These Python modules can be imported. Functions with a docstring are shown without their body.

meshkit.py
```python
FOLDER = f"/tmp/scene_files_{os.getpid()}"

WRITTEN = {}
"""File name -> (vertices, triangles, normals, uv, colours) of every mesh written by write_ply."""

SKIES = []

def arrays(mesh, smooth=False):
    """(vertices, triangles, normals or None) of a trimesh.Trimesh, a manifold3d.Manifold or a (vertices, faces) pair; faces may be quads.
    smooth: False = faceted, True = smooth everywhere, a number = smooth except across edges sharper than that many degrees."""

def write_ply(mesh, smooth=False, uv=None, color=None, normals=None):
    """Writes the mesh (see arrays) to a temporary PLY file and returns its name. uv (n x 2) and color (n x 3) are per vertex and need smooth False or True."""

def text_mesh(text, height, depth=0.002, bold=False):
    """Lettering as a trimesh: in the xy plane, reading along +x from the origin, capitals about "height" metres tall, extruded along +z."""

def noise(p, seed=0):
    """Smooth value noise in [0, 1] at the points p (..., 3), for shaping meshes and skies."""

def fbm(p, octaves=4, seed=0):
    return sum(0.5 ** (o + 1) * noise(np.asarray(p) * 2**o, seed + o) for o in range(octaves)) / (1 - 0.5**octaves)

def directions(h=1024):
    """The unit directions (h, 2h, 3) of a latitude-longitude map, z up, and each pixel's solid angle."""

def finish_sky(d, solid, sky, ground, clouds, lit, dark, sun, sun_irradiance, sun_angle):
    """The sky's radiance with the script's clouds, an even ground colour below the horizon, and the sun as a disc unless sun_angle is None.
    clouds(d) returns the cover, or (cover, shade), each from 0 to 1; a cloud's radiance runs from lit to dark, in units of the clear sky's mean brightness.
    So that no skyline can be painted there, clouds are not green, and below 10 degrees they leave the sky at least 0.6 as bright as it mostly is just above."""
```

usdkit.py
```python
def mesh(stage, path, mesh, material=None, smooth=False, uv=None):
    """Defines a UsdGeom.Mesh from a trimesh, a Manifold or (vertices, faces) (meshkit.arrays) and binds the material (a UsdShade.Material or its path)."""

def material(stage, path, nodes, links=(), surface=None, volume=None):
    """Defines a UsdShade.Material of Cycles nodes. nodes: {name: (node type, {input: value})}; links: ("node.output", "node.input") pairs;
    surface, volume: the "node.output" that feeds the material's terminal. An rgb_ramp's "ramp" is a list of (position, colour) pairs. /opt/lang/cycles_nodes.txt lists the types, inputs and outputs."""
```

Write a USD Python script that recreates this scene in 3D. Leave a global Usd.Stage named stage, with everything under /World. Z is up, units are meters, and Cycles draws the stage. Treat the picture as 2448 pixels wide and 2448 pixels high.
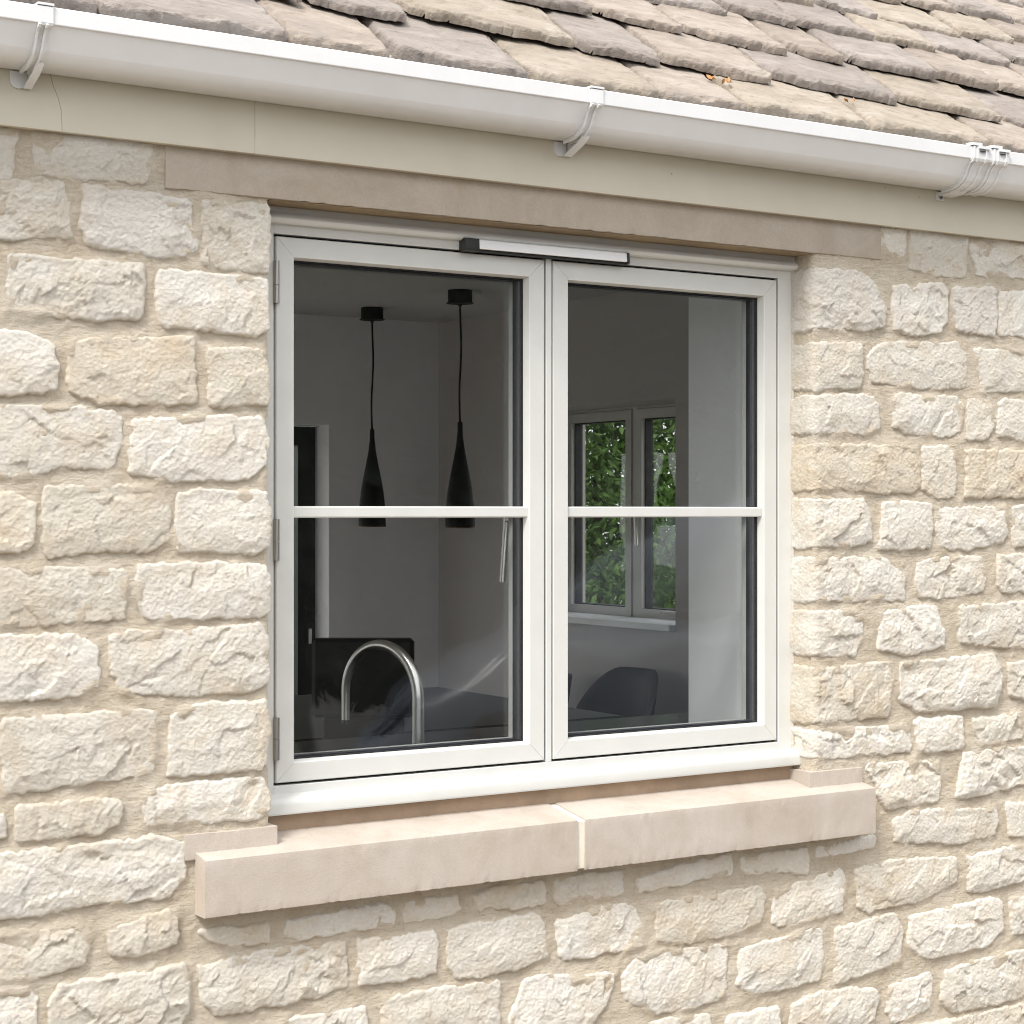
import math, random
import numpy as np, trimesh, usdkit
import shapely
from shapely.geometry import Polygon, box as sbox
from pxr import Usd, UsdGeom, UsdLux, UsdShade, Sdf, Gf

stage = Usd.Stage.CreateInMemory()
UsdGeom.SetStageUpAxis(stage, UsdGeom.Tokens.z)
UsdGeom.SetStageMetersPerUnit(stage, 1.0)
UsdGeom.Xform.Define(stage, '/World')
UsdGeom.Scope.Define(stage, '/World/Looks')
stage.SetDefaultPrim(stage.GetPrimAtPath('/World'))

# ------------------------------------------------------------------ camera, sky, sun, exposure
EXPOSURE = 1.36
CAM = (-1.521, -3.122, 1.6)
YAW = 32.8
cam = UsdGeom.Camera.Define(stage, '/World/camera')
cam.CreateFocalLengthAttr(65.37)
cam.CreateHorizontalApertureAttr(36.0)
cam.CreateVerticalApertureAttr(36.0)
cam.CreateClippingRangeAttr(Gf.Vec2f(0.05, 500.0))
cam.CreateExposureAttr(EXPOSURE)
cam.AddTranslateOp().Set(Gf.Vec3d(*CAM))
cam.AddRotateXYZOp().Set(Gf.Vec3f(90.0, 0.0, -YAW))

SUN = np.array([-0.66, -0.42, 0.98]); SUN /= np.linalg.norm(SUN)
sun_el, sun_rot = math.asin(SUN[2]), math.atan2(SUN[0], SUN[1])
sky_mat = usdkit.material(stage, '/World/Looks/sky_look', {
    'tc': ('texture_coordinate', {}),
    'map': ('mapping', {'scale': (1.0, 1.0, 2.2)}),
    'n': ('noise_texture', {'scale': 2.3, 'detail': 5.0, 'roughness': 0.55}),
    'r': ('rgb_ramp', {'ramp': [(0.25, (0.72, 0.72, 0.72)), (0.6, (1, 1, 1))]}),
    'sky': ('sky_texture', {'sky_type': 'single_scattering', 'sun_disc': False, 'sun_elevation': sun_el, 'sun_rotation': sun_rot}),
    'cl': ('rgb_ramp', {'ramp': [(0.3, (10.0, 10.2, 10.6)), (0.75, (13.5, 13.4, 13.2))]}),
    'sx': ('separate_xyz', {}), 'zr': ('rgb_ramp', {'ramp': [(0.0, (0.5, 0.5, 0.5)), (0.5, (0.56, 0.56, 0.56)), (0.75, (0.9, 0.9, 0.9)), (1.0, (1.08, 1.08, 1.08))]}),
    'zh': ('math', {'math_type': 'multiply_add', 'value2': 0.5, 'value3': 0.5}), 'cz': ('mix_color', {'blend_type': 'multiply', 'fac': 1.0}),
    'gm': ('geometry', {}),
    'mx': ('mix_color', {'blend_type': 'mix'}),
    'bg': ('background_shader', {'strength': 0.082}),
}, [('tc.generated', 'map.vector'), ('map.vector', 'n.vector'), ('n.fac', 'r.fac'), ('n.fac', 'cl.fac'), ('r.color', 'mx.fac'),
    ('sky.color', 'mx.a'), ('gm.position', 'sx.vector'), ('sx.z', 'zh.value1'), ('zh.value', 'zr.fac'), ('cl.color', 'cz.a'), ('zr.color', 'cz.b'), ('cz.result', 'mx.b'), ('mx.result', 'bg.color')], surface='bg.background')
dome = UsdLux.DomeLight.Define(stage, '/World/sky')
UsdShade.MaterialBindingAPI.Apply(dome.GetPrim()).Bind(sky_mat)
dome.GetPrim().SetCustomDataByKey('kind', 'structure')
sun = UsdLux.DistantLight.Define(stage, '/World/sun')
sun.CreateIntensityAttr(0.4); sun.CreateAngleAttr(15.0); sun.CreateColorAttr(Gf.Vec3f(1.0, 0.96, 0.9))
sun.GetPrim().GetAttribute('inputs:intensity')
UsdLux.LightAPI(sun.GetPrim()).CreateNormalizeAttr(True)
q = Gf.Rotation(Gf.Vec3d(0, 0, 1), Gf.Vec3d(*map(float, SUN))).GetQuat()
sun.AddOrientOp(UsdGeom.XformOp.PrecisionDouble).Set(Gf.Quatd(q))

# ------------------------------------------------------------------ helpers
used = {}
def numbered(path):
    k = used.get(path, -1) + 1
    used[path] = k
    return path if k == 0 else '%s_%03d' % (path, k)
def data(prim, label=None, cat=None, group=None, kind=None):
    for k, v in (('label', label), ('category', cat), ('group', group), ('kind', kind)):
        if v: prim.SetCustomDataByKey(k, v)
def thing(name, label, cat, loc=(0, 0, 0), group=None):
    x = UsdGeom.Xform.Define(stage, numbered('/World/' + name))
    x.AddTranslateOp().Set(Gf.Vec3d(*map(float, loc)))
    data(x.GetPrim(), label, cat, group)
    return x.GetPrim()
def origin(prim):
    p = np.zeros(3)
    while prim and prim.GetPath() != Sdf.Path('/World'):
        a = prim.GetAttribute('xformOp:translate')
        if a and a.HasAuthoredValue(): p += np.array(a.Get())
        prim = prim.GetParent()
    return p
def obj(name, m, mat, parent=None, smooth=30, label=None, cat=None, group=None, kind=None):
    """m in world coordinates; placed relative to the parent's base point."""
    base = str(parent.GetPath()) if parent else '/World'
    if isinstance(m, (list,)): m = trimesh.util.concatenate(m)
    o = origin(parent) if parent else np.zeros(3)
    if o.any():
        if isinstance(m, tuple): m = (np.asarray(m[0]) - o, m[1])
        else:
            m = m.copy(); m.apply_translation(-o)
    p = usdkit.mesh(stage, numbered(base + '/' + name), m, M[mat], smooth=smooth).GetPrim()
    data(p, label, cat, group, kind)
    return p
def bx(x0, x1, y0, y1, z0, z1):
    m = trimesh.creation.box((x1 - x0, y1 - y0, z1 - z0)); m.apply_translation(((x0 + x1) / 2, (y0 + y1) / 2, (z0 + z1) / 2)); return m
def bevbox(x0, x1, y0, y1, z0, z1, b=0.002):
    P = [(x, y, z) for x in (x0, x1) for y in (y0, y1) for z in (z0, z1)]
    c = np.array([(x0 + x1) / 2, (y0 + y1) / 2, (z0 + z1) / 2]); pts = []
    for p in P:
        s = np.sign(c - np.array(p))
        for k in range(3):
            e = np.full(3, b) * s; e[k] = 0
            pts.append(np.array(p) + e)
    return trimesh.convex.convex_hull(np.array(pts))
def prism(poly, a, b, axis='x'):
    """closed polygon given in (y,z) extruded along x from a to b (or (x,z) along y, or (x,y) along z)."""
    m = trimesh.creation.extrude_polygon(Polygon(poly), b - a, engine='earcut')
    v = m.vertices
    if axis == 'x': w = np.c_[v[:, 2] + a, v[:, 0], v[:, 1]]; flip = False
    elif axis == 'y': w = np.c_[v[:, 0], v[:, 2] + a, v[:, 1]]; flip = True
    else: w = np.c_[v[:, 0], v[:, 1], v[:, 2] + a]; flip = False
    f = m.faces[:, ::-1] if flip else m.faces
    return trimesh.Trimesh(w, f, process=False)
def tube(pts, r, n=12, caps=True):
    p = np.asarray(pts, float); r = np.broadcast_to(r, (len(p),))
    t = np.gradient(p, axis=0); t /= np.linalg.norm(t, axis=1, keepdims=True)
    a = np.cross(t[0], [0.3, 0.9, 0.31]); a /= np.linalg.norm(a); V = []
    for i in range(len(p)):
        a = a - t[i] * (a @ t[i]); a /= np.linalg.norm(a); b = np.cross(t[i], a)
        ang = np.arange(n) * 2 * np.pi / n
        V.append(p[i] + r[i] * (np.cos(ang)[:, None] * a + np.sin(ang)[:, None] * b))
    V = np.vstack(V); F = []
    for i in range(len(p) - 1):
        for j in range(n):
            q0, q1 = i * n + j, i * n + (j + 1) % n
            F += [(q0, q1, q1 + n), (q0, q1 + n, q0 + n)]
    if caps:
        V = np.vstack([V, p[0], p[-1]]); c0, c1 = len(V) - 2, len(V) - 1; e = (len(p) - 1) * n
        for j in range(n):
            F += [(c0, (j + 1) % n, j), (c1, e + j, e + (j + 1) % n)]
    return trimesh.Trimesh(V, np.array(F), process=False)
def lathe(prof, cx, cy, n=32):
    """prof: (r, z) from the top down."""
    ang = np.arange(n) * 2 * np.pi / n
    V = np.vstack([np.c_[cx + r * np.cos(ang), cy + r * np.sin(ang), np.full(n, z)] for r, z in prof]); F = []
    for i in range(len(prof) - 1):
        for j in range(n):
            a, b = i * n + j, i * n + (j + 1) % n
            F += [(a, a + n, b + n), (a, b + n, b)]
    return trimesh.Trimesh(V, np.array(F), process=False)

# gradient noise in the plane
def _g(ix, iy, seed):
    h = (ix * 374761393 + iy * 668265263 + seed * 974634777) & 0xFFFFFFFF
    h = ((h ^ (h >> 13)) * 1274126177) & 0xFFFFFFFF
    a = ((h ^ (h >> 16)) & 0xFFFF) * (2 * np.pi / 65536)
    return np.cos(a), np.sin(a)
def pn(x, y, seed=0):
    x = np.asarray(x, float); y = np.asarray(y, float)
    ix = np.floor(x).astype(np.int64); iy = np.floor(y).astype(np.int64); fx = x - ix; fy = y - iy
    u = fx * fx * fx * (fx * (fx * 6 - 15) + 10); v = fy * fy * fy * (fy * (fy * 6 - 15) + 10); o = []
    for a in (0, 1):
        for b in (0, 1):
            gx, gy = _g(ix + a, iy + b, seed); o.append(gx * (fx - a) + gy * (fy - b))
    return 1.4 * ((o[0] * (1 - v) + o[1] * v) * (1 - u) + (o[2] * (1 - v) + o[3] * v) * u)
def fb(x, y, wl, octs=3, seed=0, gain=0.5):
    s, a = 0, 1.0
    for k in range(octs):
        s = s + a * pn(x / wl + 17.3 * k, y / wl - 9.1 * k, seed + k); a *= gain; wl *= 0.5
    return s
def ridge(x, y, wl, octs=2, seed=0):
    s, a = 0, 1.0
    for k in range(octs):
        s = s + a * (1 - 2 * np.abs(pn(x / wl, y / wl, seed + k))); a *= 0.5; wl *= 0.5
    return s
def sdf(poly, X, Z):
    """signed distance (positive inside) to a closed polygon, for arrays."""
    P = np.asarray(poly, float); Q = np.roll(P, -1, 0); best = np.full(X.shape, 1e9); ins = np.zeros(X.shape, bool)
    for (ax, az), (bx_, bz) in zip(P, Q):
        ex, ez = bx_ - ax, bz - az; L = ex * ex + ez * ez + 1e-15
        t = np.clip(((X - ax) * ex + (Z - az) * ez) / L, 0, 1)
        best = np.minimum(best, np.hypot(X - ax - t * ex, Z - az - t * ez))
        c = (az > Z) != (bz > Z)
        with np.errstate(divide='ignore', invalid='ignore'):
            ins ^= c & (X < ex * (Z - az) / (ez if ez else 1e-12) + ax)
    return np.where(ins, best, -best)
def rounded(poly, r):
    p = Polygon(poly).buffer(0).buffer(-r).buffer(r, quad_segs=4)
    if p.is_empty: return poly
    if p.geom_type != 'Polygon': p = max(p.geoms, key=lambda g: g.area)
    return list(p.simplify(0.0006).exterior.coords)[:-1]
def grid_faces(keep):
    """keep: boolean (n,m) of vertices; returns vertex index map and triangles of the cells whose corners are all kept."""
    n, m = keep.shape
    cell = keep[:-1, :-1] & keep[1:, :-1] & keep[:-1, 1:] & keep[1:, 1:]
    i, j = np.nonzero(cell)
    a = i * m + j; b = (i + 1) * m + j; c = (i + 1) * m + j + 1; d = i * m + j + 1
    F = np.r_[np.c_[a, b, c], np.c_[a, c, d]]
    u, inv = np.unique(F, return_inverse=True)
    return u, inv.reshape(-1, 3)

# ------------------------------------------------------------------ materials
M = {}
def mat(name, nodes, links, surface='p.BSDF'):
    M[name] = usdkit.material(stage, '/World/Looks/' + name, nodes, links, surface=surface)
def plain(name, col, rough=0.5, metal=0.0, spec=None, var=0.0, bump=0.0, bscale=60.0, coat=0.0):
    nodes = {'g': ('geometry', {}), 'p': ('principled_bsdf', {'base_color': col, 'roughness': rough, 'metallic': metal})}
    links = []
    if spec is not None: nodes['p'][1]['specular_ior_level'] = spec
    if var:
        nodes['n'] = ('noise_texture', {'scale': 7.0, 'detail': 6.0, 'roughness': 0.65})
        nodes['r'] = ('rgb_ramp', {'ramp': [(0.3, tuple(c * (1 - var) for c in col)), (0.7, tuple(min(1, c * (1 + var * 0.5)) for c in col))]})
        links += [('g.position', 'n.vector'), ('n.fac', 'r.fac'), ('r.color', 'p.base_color')]
    if bump:
        nodes['bn'] = ('noise_texture', {'scale': bscale, 'detail': 4.0, 'roughness': 0.6})
        nodes['b'] = ('bump', {'strength': 1.0, 'distance': bump})
        links += [('g.position', 'bn.vector'), ('bn.fac', 'b.height'), ('b.normal', 'p.normal')]
    mat(name, nodes, links)
def stone_look(name, c0, c1, c2):
    mat(name, {
        'g': ('geometry', {}), 'oi': ('object_info', {}),
        'off': ('vector_math', {'math_type': 'add'}), 'oc': ('combine_xyz', {}), 'om': ('math', {'math_type': 'multiply', 'value2': 37.0}),
        'n1': ('noise_texture', {'scale': 9.0, 'detail': 5.0, 'roughness': 0.62, 'distortion': 0.6}),
        'n2': ('noise_texture', {'scale': 120.0, 'detail': 6.0, 'roughness': 0.78}),
        'r1': ('rgb_ramp', {'ramp': [(0.30, c1), (0.50, c0), (0.72, c2)]}),
        'r2': ('rgb_ramp', {'ramp': [(0.24, (0.66, 0.59, 0.49)), (0.40, (0.96, 0.95, 0.93)), (0.5, (1, 1, 1)), (0.8, (1.05, 1.05, 1.05))]}),
        'ov': ('rgb_ramp', {'ramp': [(0.0, (0.90, 0.885, 0.86)), (0.5, (0.97, 0.965, 0.955)), (1.0, (1.04, 1.04, 1.04))]}),
        'm1': ('mix_color', {'blend_type': 'multiply', 'fac': 0.8}), 'm2': ('mix_color', {'blend_type': 'multiply', 'fac': 1.0}),
        'f1': ('noise_texture', {'scale': 190.0, 'detail': 6.0, 'roughness': 0.85}),
        'v1': ('voronoi_texture', {'scale': 120.0, 'feature': 'f1'}),
        'hm': ('math', {'math_type': 'multiply_add', 'value2': 0.5}),
        'b': ('bump', {'strength': 1.0, 'distance': 0.0055}),
        'p': ('principled_bsdf', {'roughness': 0.92, 'specular_ior_level': 0.25}),
    }, [('oi.random', 'om.value1'), ('om.value', 'oc.x'), ('oc.vector', 'off.vector2'), ('g.position', 'off.vector1'),
        ('off.vector', 'n1.vector'), ('off.vector', 'n2.vector'), ('n1.fac', 'r1.fac'), ('n2.fac', 'r2.fac'), ('oi.random', 'ov.fac'),
        ('r1.color', 'm1.a'), ('r2.color', 'm1.b'), ('m1.result', 'm2.a'), ('ov.color', 'm2.b'), ('m2.result', 'p.base_color'),
        ('g.position', 'f1.vector'), ('g.position', 'v1.vector'), ('v1.distance', 'hm.value1'), ('f1.fac', 'hm.value3'), ('hm.value', 'b.height'), ('b.normal', 'p.normal')])
stone_look('limestone_white', (0.76, 0.72, 0.65), (0.70, 0.625, 0.52), (0.80, 0.78, 0.73))
stone_look('limestone_cream', (0.74, 0.69, 0.605), (0.67, 0.585, 0.465), (0.78, 0.75, 0.68))
stone_look('limestone_ochre', (0.73, 0.66, 0.55), (0.65, 0.53, 0.39), (0.77, 0.73, 0.645))
stone_look('limestone_pale', (0.76, 0.72, 0.665), (0.71, 0.645, 0.56), (0.80, 0.78, 0.74))
STONE = ('limestone_white', 'limestone_cream', 'limestone_ochre', 'limestone_pale')
mat('mortar_look', {
    'g': ('geometry', {}), 'mp': ('mapping', {'scale': (45.0, 90.0, 130.0)}),
    'n1': ('noise_texture', {'scale': 9.0, 'detail': 7.0, 'roughness': 0.72}),
    'r1': ('rgb_ramp', {'ramp': [(0.3, (0.66, 0.56, 0.43)), (0.5, (0.745, 0.66, 0.535)), (0.75, (0.79, 0.73, 0.625))]}),
    'r2': ('rgb_ramp', {'ramp': [(0.27, (0.62, 0.55, 0.44)), (0.42, (0.97, 0.96, 0.95)), (0.75, (1.06, 1.06, 1.06))]}), 'm2': ('mix_color', {'blend_type': 'multiply', 'fac': 1.0}),
    'ns': ('noise_texture', {'scale': 1.0, 'detail': 4.0, 'roughness': 0.6, 'distortion': 0.5}),
    'ng': ('noise_texture', {'scale': 120.0, 'detail': 6.0, 'roughness': 0.82}),
    'hm': ('math', {'math_type': 'multiply_add', 'value2': 1.6}),
    'b': ('bump', {'strength': 1.0, 'distance': 0.0075}),
    'p': ('principled_bsdf', {'roughness': 0.95, 'specular_ior_level': 0.2}),
}, [('g.position', 'n1.vector'), ('n1.fac', 'r1.fac'), ('ng.fac', 'r2.fac'), ('r1.color', 'm2.a'), ('r2.color', 'm2.b'), ('m2.result', 'p.base_color'), ('g.position', 'mp.vector'), ('mp.vector', 'ns.vector'),
    ('g.position', 'ng.vector'), ('ng.fac', 'hm.value1'), ('ns.fac', 'hm.value3'), ('hm.value', 'b.height'), ('b.normal', 'p.normal')])
def cut_look(name, c0, c1, c2):
    mat(name, {
        'g': ('geometry', {}),
        'n1': ('noise_texture', {'scale': 6.0, 'detail': 8.0, 'roughness': 0.68, 'distortion': 0.8}),
        'n2': ('noise_texture', {'scale': 260.0, 'detail': 4.0, 'roughness': 0.75}),
        'mp': ('mapping', {'scale': (26.0, 26.0, 3.0)}),
        'n3': ('noise_texture', {'scale': 1.0, 'detail': 4.0, 'roughness': 0.6}),
        'r1': ('rgb_ramp', {'ramp': [(0.32, c1), (0.5, c0), (0.70, c2)]}),
        'r2': ('rgb_ramp', {'ramp': [(0.22, (0.62, 0.58, 0.54)), (0.33, (0.93, 0.92, 0.91)), (0.55, (1, 1, 1)), (0.75, (1.05, 1.05, 1.05))]}),
        'r3': ('rgb_ramp', {'ramp': [(0.30, (0.96, 0.955, 0.95)), (0.65, (1.01, 1.01, 1.01))]}),
        'm': ('mix_color', {'blend_type': 'multiply', 'fac': 1.0}), 'm2': ('mix_color', {'blend_type': 'multiply', 'fac': 1.0}),
        'b': ('bump', {'strength': 0.8, 'distance': 0.0008}),
        'p': ('principled_bsdf', {'roughness': 0.85, 'specular_ior_level': 0.25}),
    }, [('g.position', 'n1.vector'), ('g.position', 'n2.vector'), ('g.position', 'mp.vector'), ('mp.vector', 'n3.vector'), ('n1.fac', 'r1.fac'), ('n2.fac', 'r2.fac'), ('n3.fac', 'r3.fac'),
        ('r1.color', 'm.a'), ('r2.color', 'm.b'), ('m.result', 'm2.a'), ('r3.color', 'm2.b'), ('m2.result', 'p.base_color'), ('n2.fac', 'b.height'), ('b.normal', 'p.normal')])
cut_look('sill_look', (0.44, 0.387, 0.337), (0.395, 0.34, 0.287), (0.475, 0.428, 0.382))
cut_look('lintel_look', (0.40, 0.35, 0.29), (0.36, 0.305, 0.24), (0.44, 0.395, 0.34))
cut_look('joint_look', (0.70, 0.67, 0.58), (0.64, 0.59, 0.48), (0.74, 0.72, 0.65))
def slate_look(name, c0, c1, c2):
    mat(name, {
        'g': ('geometry', {}), 'oi': ('object_info', {}), 'oc': ('combine_xyz', {}), 'om': ('math', {'math_type': 'multiply', 'value2': 53.0}),
        'off': ('vector_math', {'math_type': 'add'}), 'mp': ('mapping', {'scale': (1.0, 2.6, 2.6)}),
        'n1': ('noise_texture', {'scale': 7.0, 'detail': 5.0, 'roughness': 0.65, 'distortion': 0.8}),
        'n2': ('noise_texture', {'scale': 30.0, 'detail': 7.0, 'roughness': 0.7}),
        'r1': ('rgb_ramp', {'ramp': [(0.30, c1), (0.48, c0), (0.66, c2)]}),
        'r2': ('rgb_ramp', {'ramp': [(0.29, (0.52, 0.47, 0.42)), (0.44, (0.98, 0.98, 0.98)), (0.75, (1.14, 1.13, 1.11))]}),
        'ov': ('rgb_ramp', {'ramp': [(0.0, (0.90, 0.885, 0.875)), (1.0, (1.04, 1.035, 1.03))]}),
        'm1': ('mix_color', {'blend_type': 'multiply', 'fac': 0.8}), 'm2': ('mix_color', {'blend_type': 'multiply', 'fac': 1.0}),
        'f1': ('noise_texture', {'scale': 90.0, 'detail': 7.0, 'roughness': 0.7}),
        'b': ('bump', {'strength': 1.0, 'distance': 0.0036}),
        'p': ('principled_bsdf', {'roughness': 0.85, 'specular_ior_level': 0.3}),
    }, [('oi.random', 'om.value1'), ('om.value', 'oc.x'), ('oc.vector', 'off.vector2'), ('g.position', 'mp.vector'), ('mp.vector', 'off.vector1'),
        ('off.vector', 'n1.vector'), ('off.vector', 'n2.vector'), ('n1.fac', 'r1.fac'), ('n2.fac', 'r2.fac'), ('oi.random', 'ov.fac'),
        ('r1.color', 'm1.a'), ('r2.color', 'm1.b'), ('m1.result', 'm2.a'), ('ov.color', 'm2.b'), ('m2.result', 'p.base_color'),
        ('off.vector', 'f1.vector'), ('f1.fac', 'b.height'), ('b.normal', 'p.normal')])
slate_look('roof_stone_tan', (0.285, 0.242, 0.205), (0.225, 0.196, 0.173), (0.345, 0.303, 0.265))
slate_look('roof_stone_grey', (0.25, 0.218, 0.195), (0.20, 0.178, 0.165), (0.305, 0.272, 0.25))
slate_look('roof_stone_gold', (0.30, 0.257, 0.207), (0.24, 0.21, 0.175), (0.355, 0.315, 0.27))
def paint(name, col, rough, wob=0.0004):
    mat(name, {'g': ('geometry', {}), 'n': ('noise_texture', {'scale': 11.0, 'detail': 6.0, 'roughness': 0.6}),
        'r': ('rgb_ramp', {'ramp': [(0.3, tuple(c * 0.955 for c in col)), (0.65, col)]}),
        'bn': ('noise_texture', {'scale': 24.0, 'detail': 3.0}), 'b': ('bump', {'strength': 0.5, 'distance': wob}),
        'rr': ('map_range', {'from_min': 0.3, 'from_max': 0.7, 'to_min': rough * 0.85, 'to_max': rough * 1.2}),
        'p': ('principled_bsdf', {'specular_ior_level': 0.4})},
        [('g.position', 'n.vector'), ('n.fac', 'r.fac'), ('r.color', 'p.base_color'), ('g.position', 'bn.vector'), ('bn.fac', 'b.height'), ('b.normal', 'p.normal'),
         ('n.fac', 'rr.value'), ('rr.result', 'p.roughness')])
paint('window_paint', (0.585, 0.588, 0.565), 0.38)
paint('gutter_plastic', (0.65, 0.655, 0.66), 0.22, 0.0003)
paint('fascia_paint', (0.565, 0.53, 0.435), 0.42, 0.0006)
plain('ochre_brown', (0.28, 0.21, 0.13), 0.9, var=0.3, bump=0.0008, bscale=120.0)
plain('dull_brown', (0.36, 0.26, 0.18), 0.85, var=0.3, bump=0.0006, bscale=90.0)
plain('reveal_paint', (0.90, 0.905, 0.92), 0.7)
plain('white_metal', (0.80, 0.81, 0.82), 0.35)
plain('black_plastic', (0.018, 0.018, 0.018), 0.45)
plain('gasket_rubber', (0.012, 0.012, 0.013), 0.55)
plain('spacer_black', (0.02, 0.021, 0.028), 0.4)
plain('hinge_steel', (0.36, 0.345, 0.33), 0.35, 1.0)
plain('brushed_steel', (0.62, 0.60, 0.57), 0.27, 1.0, bump=0.0002, bscale=300.0)
plain('plaster', (0.87, 0.87, 0.89), 0.9, bump=0.0004, bscale=90.0)
plain('wall_shaded', (0.47, 0.445, 0.435), 0.9, bump=0.0004, bscale=90.0)  # wall colour lowered to put shade on the right-hand wall
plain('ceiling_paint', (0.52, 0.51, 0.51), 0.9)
plain('floor_oak', (0.42, 0.36, 0.30), 0.5, var=0.2)
plain('granite', (0.016, 0.016, 0.017), 0.22, var=0.4)
plain('black_leather', (0.014, 0.013, 0.013), 0.6, bump=0.0006, bscale=120.0)
plain('table_top', (0.055, 0.052, 0.05), 0.42, var=0.2)
plain('lamp_black', (0.010, 0.010, 0.010), 0.65, spec=0.25)
plain('copper', (0.12, 0.085, 0.06), 0.5, 1.0)
plain('door_black', (0.012, 0.012, 0.013), 0.4)
plain('inner_frame', (0.55, 0.54, 0.52), 0.4)
plain('underlay', (0.02, 0.018, 0.016), 0.9)
plain('bark', (0.10, 0.075, 0.05), 0.9, var=0.3, bump=0.004, bscale=40.0)
plain('gravel', (0.21, 0.165, 0.115), 0.95, var=0.35, bump=0.01, bscale=45.0)
plain('paving', (0.42, 0.40, 0.37), 0.9, var=0.2)
plain('drive', (0.05, 0.047, 0.044), 0.95, var=0.3, bump=0.01, bscale=45.0)
plain('grass', (0.07, 0.10, 0.03), 0.9, var=0.4, bump=0.02, bscale=60.0)
plain('debris', (0.42, 0.22, 0.09), 0.9)
def leaf_look(name, ramp):
    mat(name, {'g': ('geometry', {}), 'r': ('rgb_ramp', {'ramp': ramp}),
        'd': ('principled_bsdf', {'roughness': 0.55, 'specular_ior_level': 0.3}), 't': ('translucent_bsdf', {}), 'm': ('mix_closure', {'fac': 0.35})},
        [('g.random_per_island', 'r.fac'), ('r.color', 'd.base_color'), ('r.color', 't.color'), ('d.BSDF', 'm.closure1'), ('t.BSDF', 'm.closure2')], surface='m.closure')
leaf_look('leaf_green', [(0, (0.08, 0.15, 0.035)), (0.5, (0.18, 0.31, 0.07)), (1, (0.34, 0.44, 0.15))])
leaf_look('leaf_dark', [(0, (0.018, 0.024, 0.013)), (0.6, (0.032, 0.042, 0.022)), (1, (0.055, 0.068, 0.035))])
mat('pane_glass', {'g': ('geometry', {}), 'ior': ('mix_float', {'a': 1.5, 'b': 0.66667}), 'f': ('fresnel', {}),
    't': ('transparent_bsdf', {'color': (0.986, 0.990, 0.988)}), 's': ('glossy_bsdf', {'color': (1, 1, 1), 'roughness': 0.0, 'distribution': 'ggx'}), 'm': ('mix_closure', {}), 'wn': ('noise_texture', {'scale': 5.0, 'detail': 1.0}), 'wb': ('bump', {'strength': 1.0, 'distance': 0.0012})},
    [('g.position', 'wn.vector'), ('wn.fac', 'wb.height'), ('wb.normal', 's.normal'), ('g.backfacing', 'ior.fac'), ('ior.result', 'f.IOR'), ('f.fac', 'm.fac'), ('t.BSDF', 'm.closure1'), ('s.BSDF', 'm.closure2')], surface='m.closure')

# ================================================================== LARGE STRUCTURE
YF = 0.067                                             # the window's face; the wall's face is y = 0
OX0, OX1, OZ0, OZ1 = -0.041, 1.289, 1.0, 2.178         # the opening in the wall
obj('gravel_yard', bx(-40, 40, -3.2, 0.4, -0.2, 0.0), 'gravel', kind='structure')
obj('front_drive', bx(-40, 40, -40, -3.2, -0.2, 0.0), 'drive', kind='structure')
obj('garden_terrace', bx(-40, 40, 4.95, 6.1, -0.2, 0.0), 'paving', kind='structure')
obj('garden_lawn', bx(-40, 40, 6.1, 45, -0.2, 0.0), 'grass', kind='structure')
obj('side_lawn', bx(3.35, 40, 0.4, 4.95, -0.2, 0.0), 'grass', kind='structure')

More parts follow.
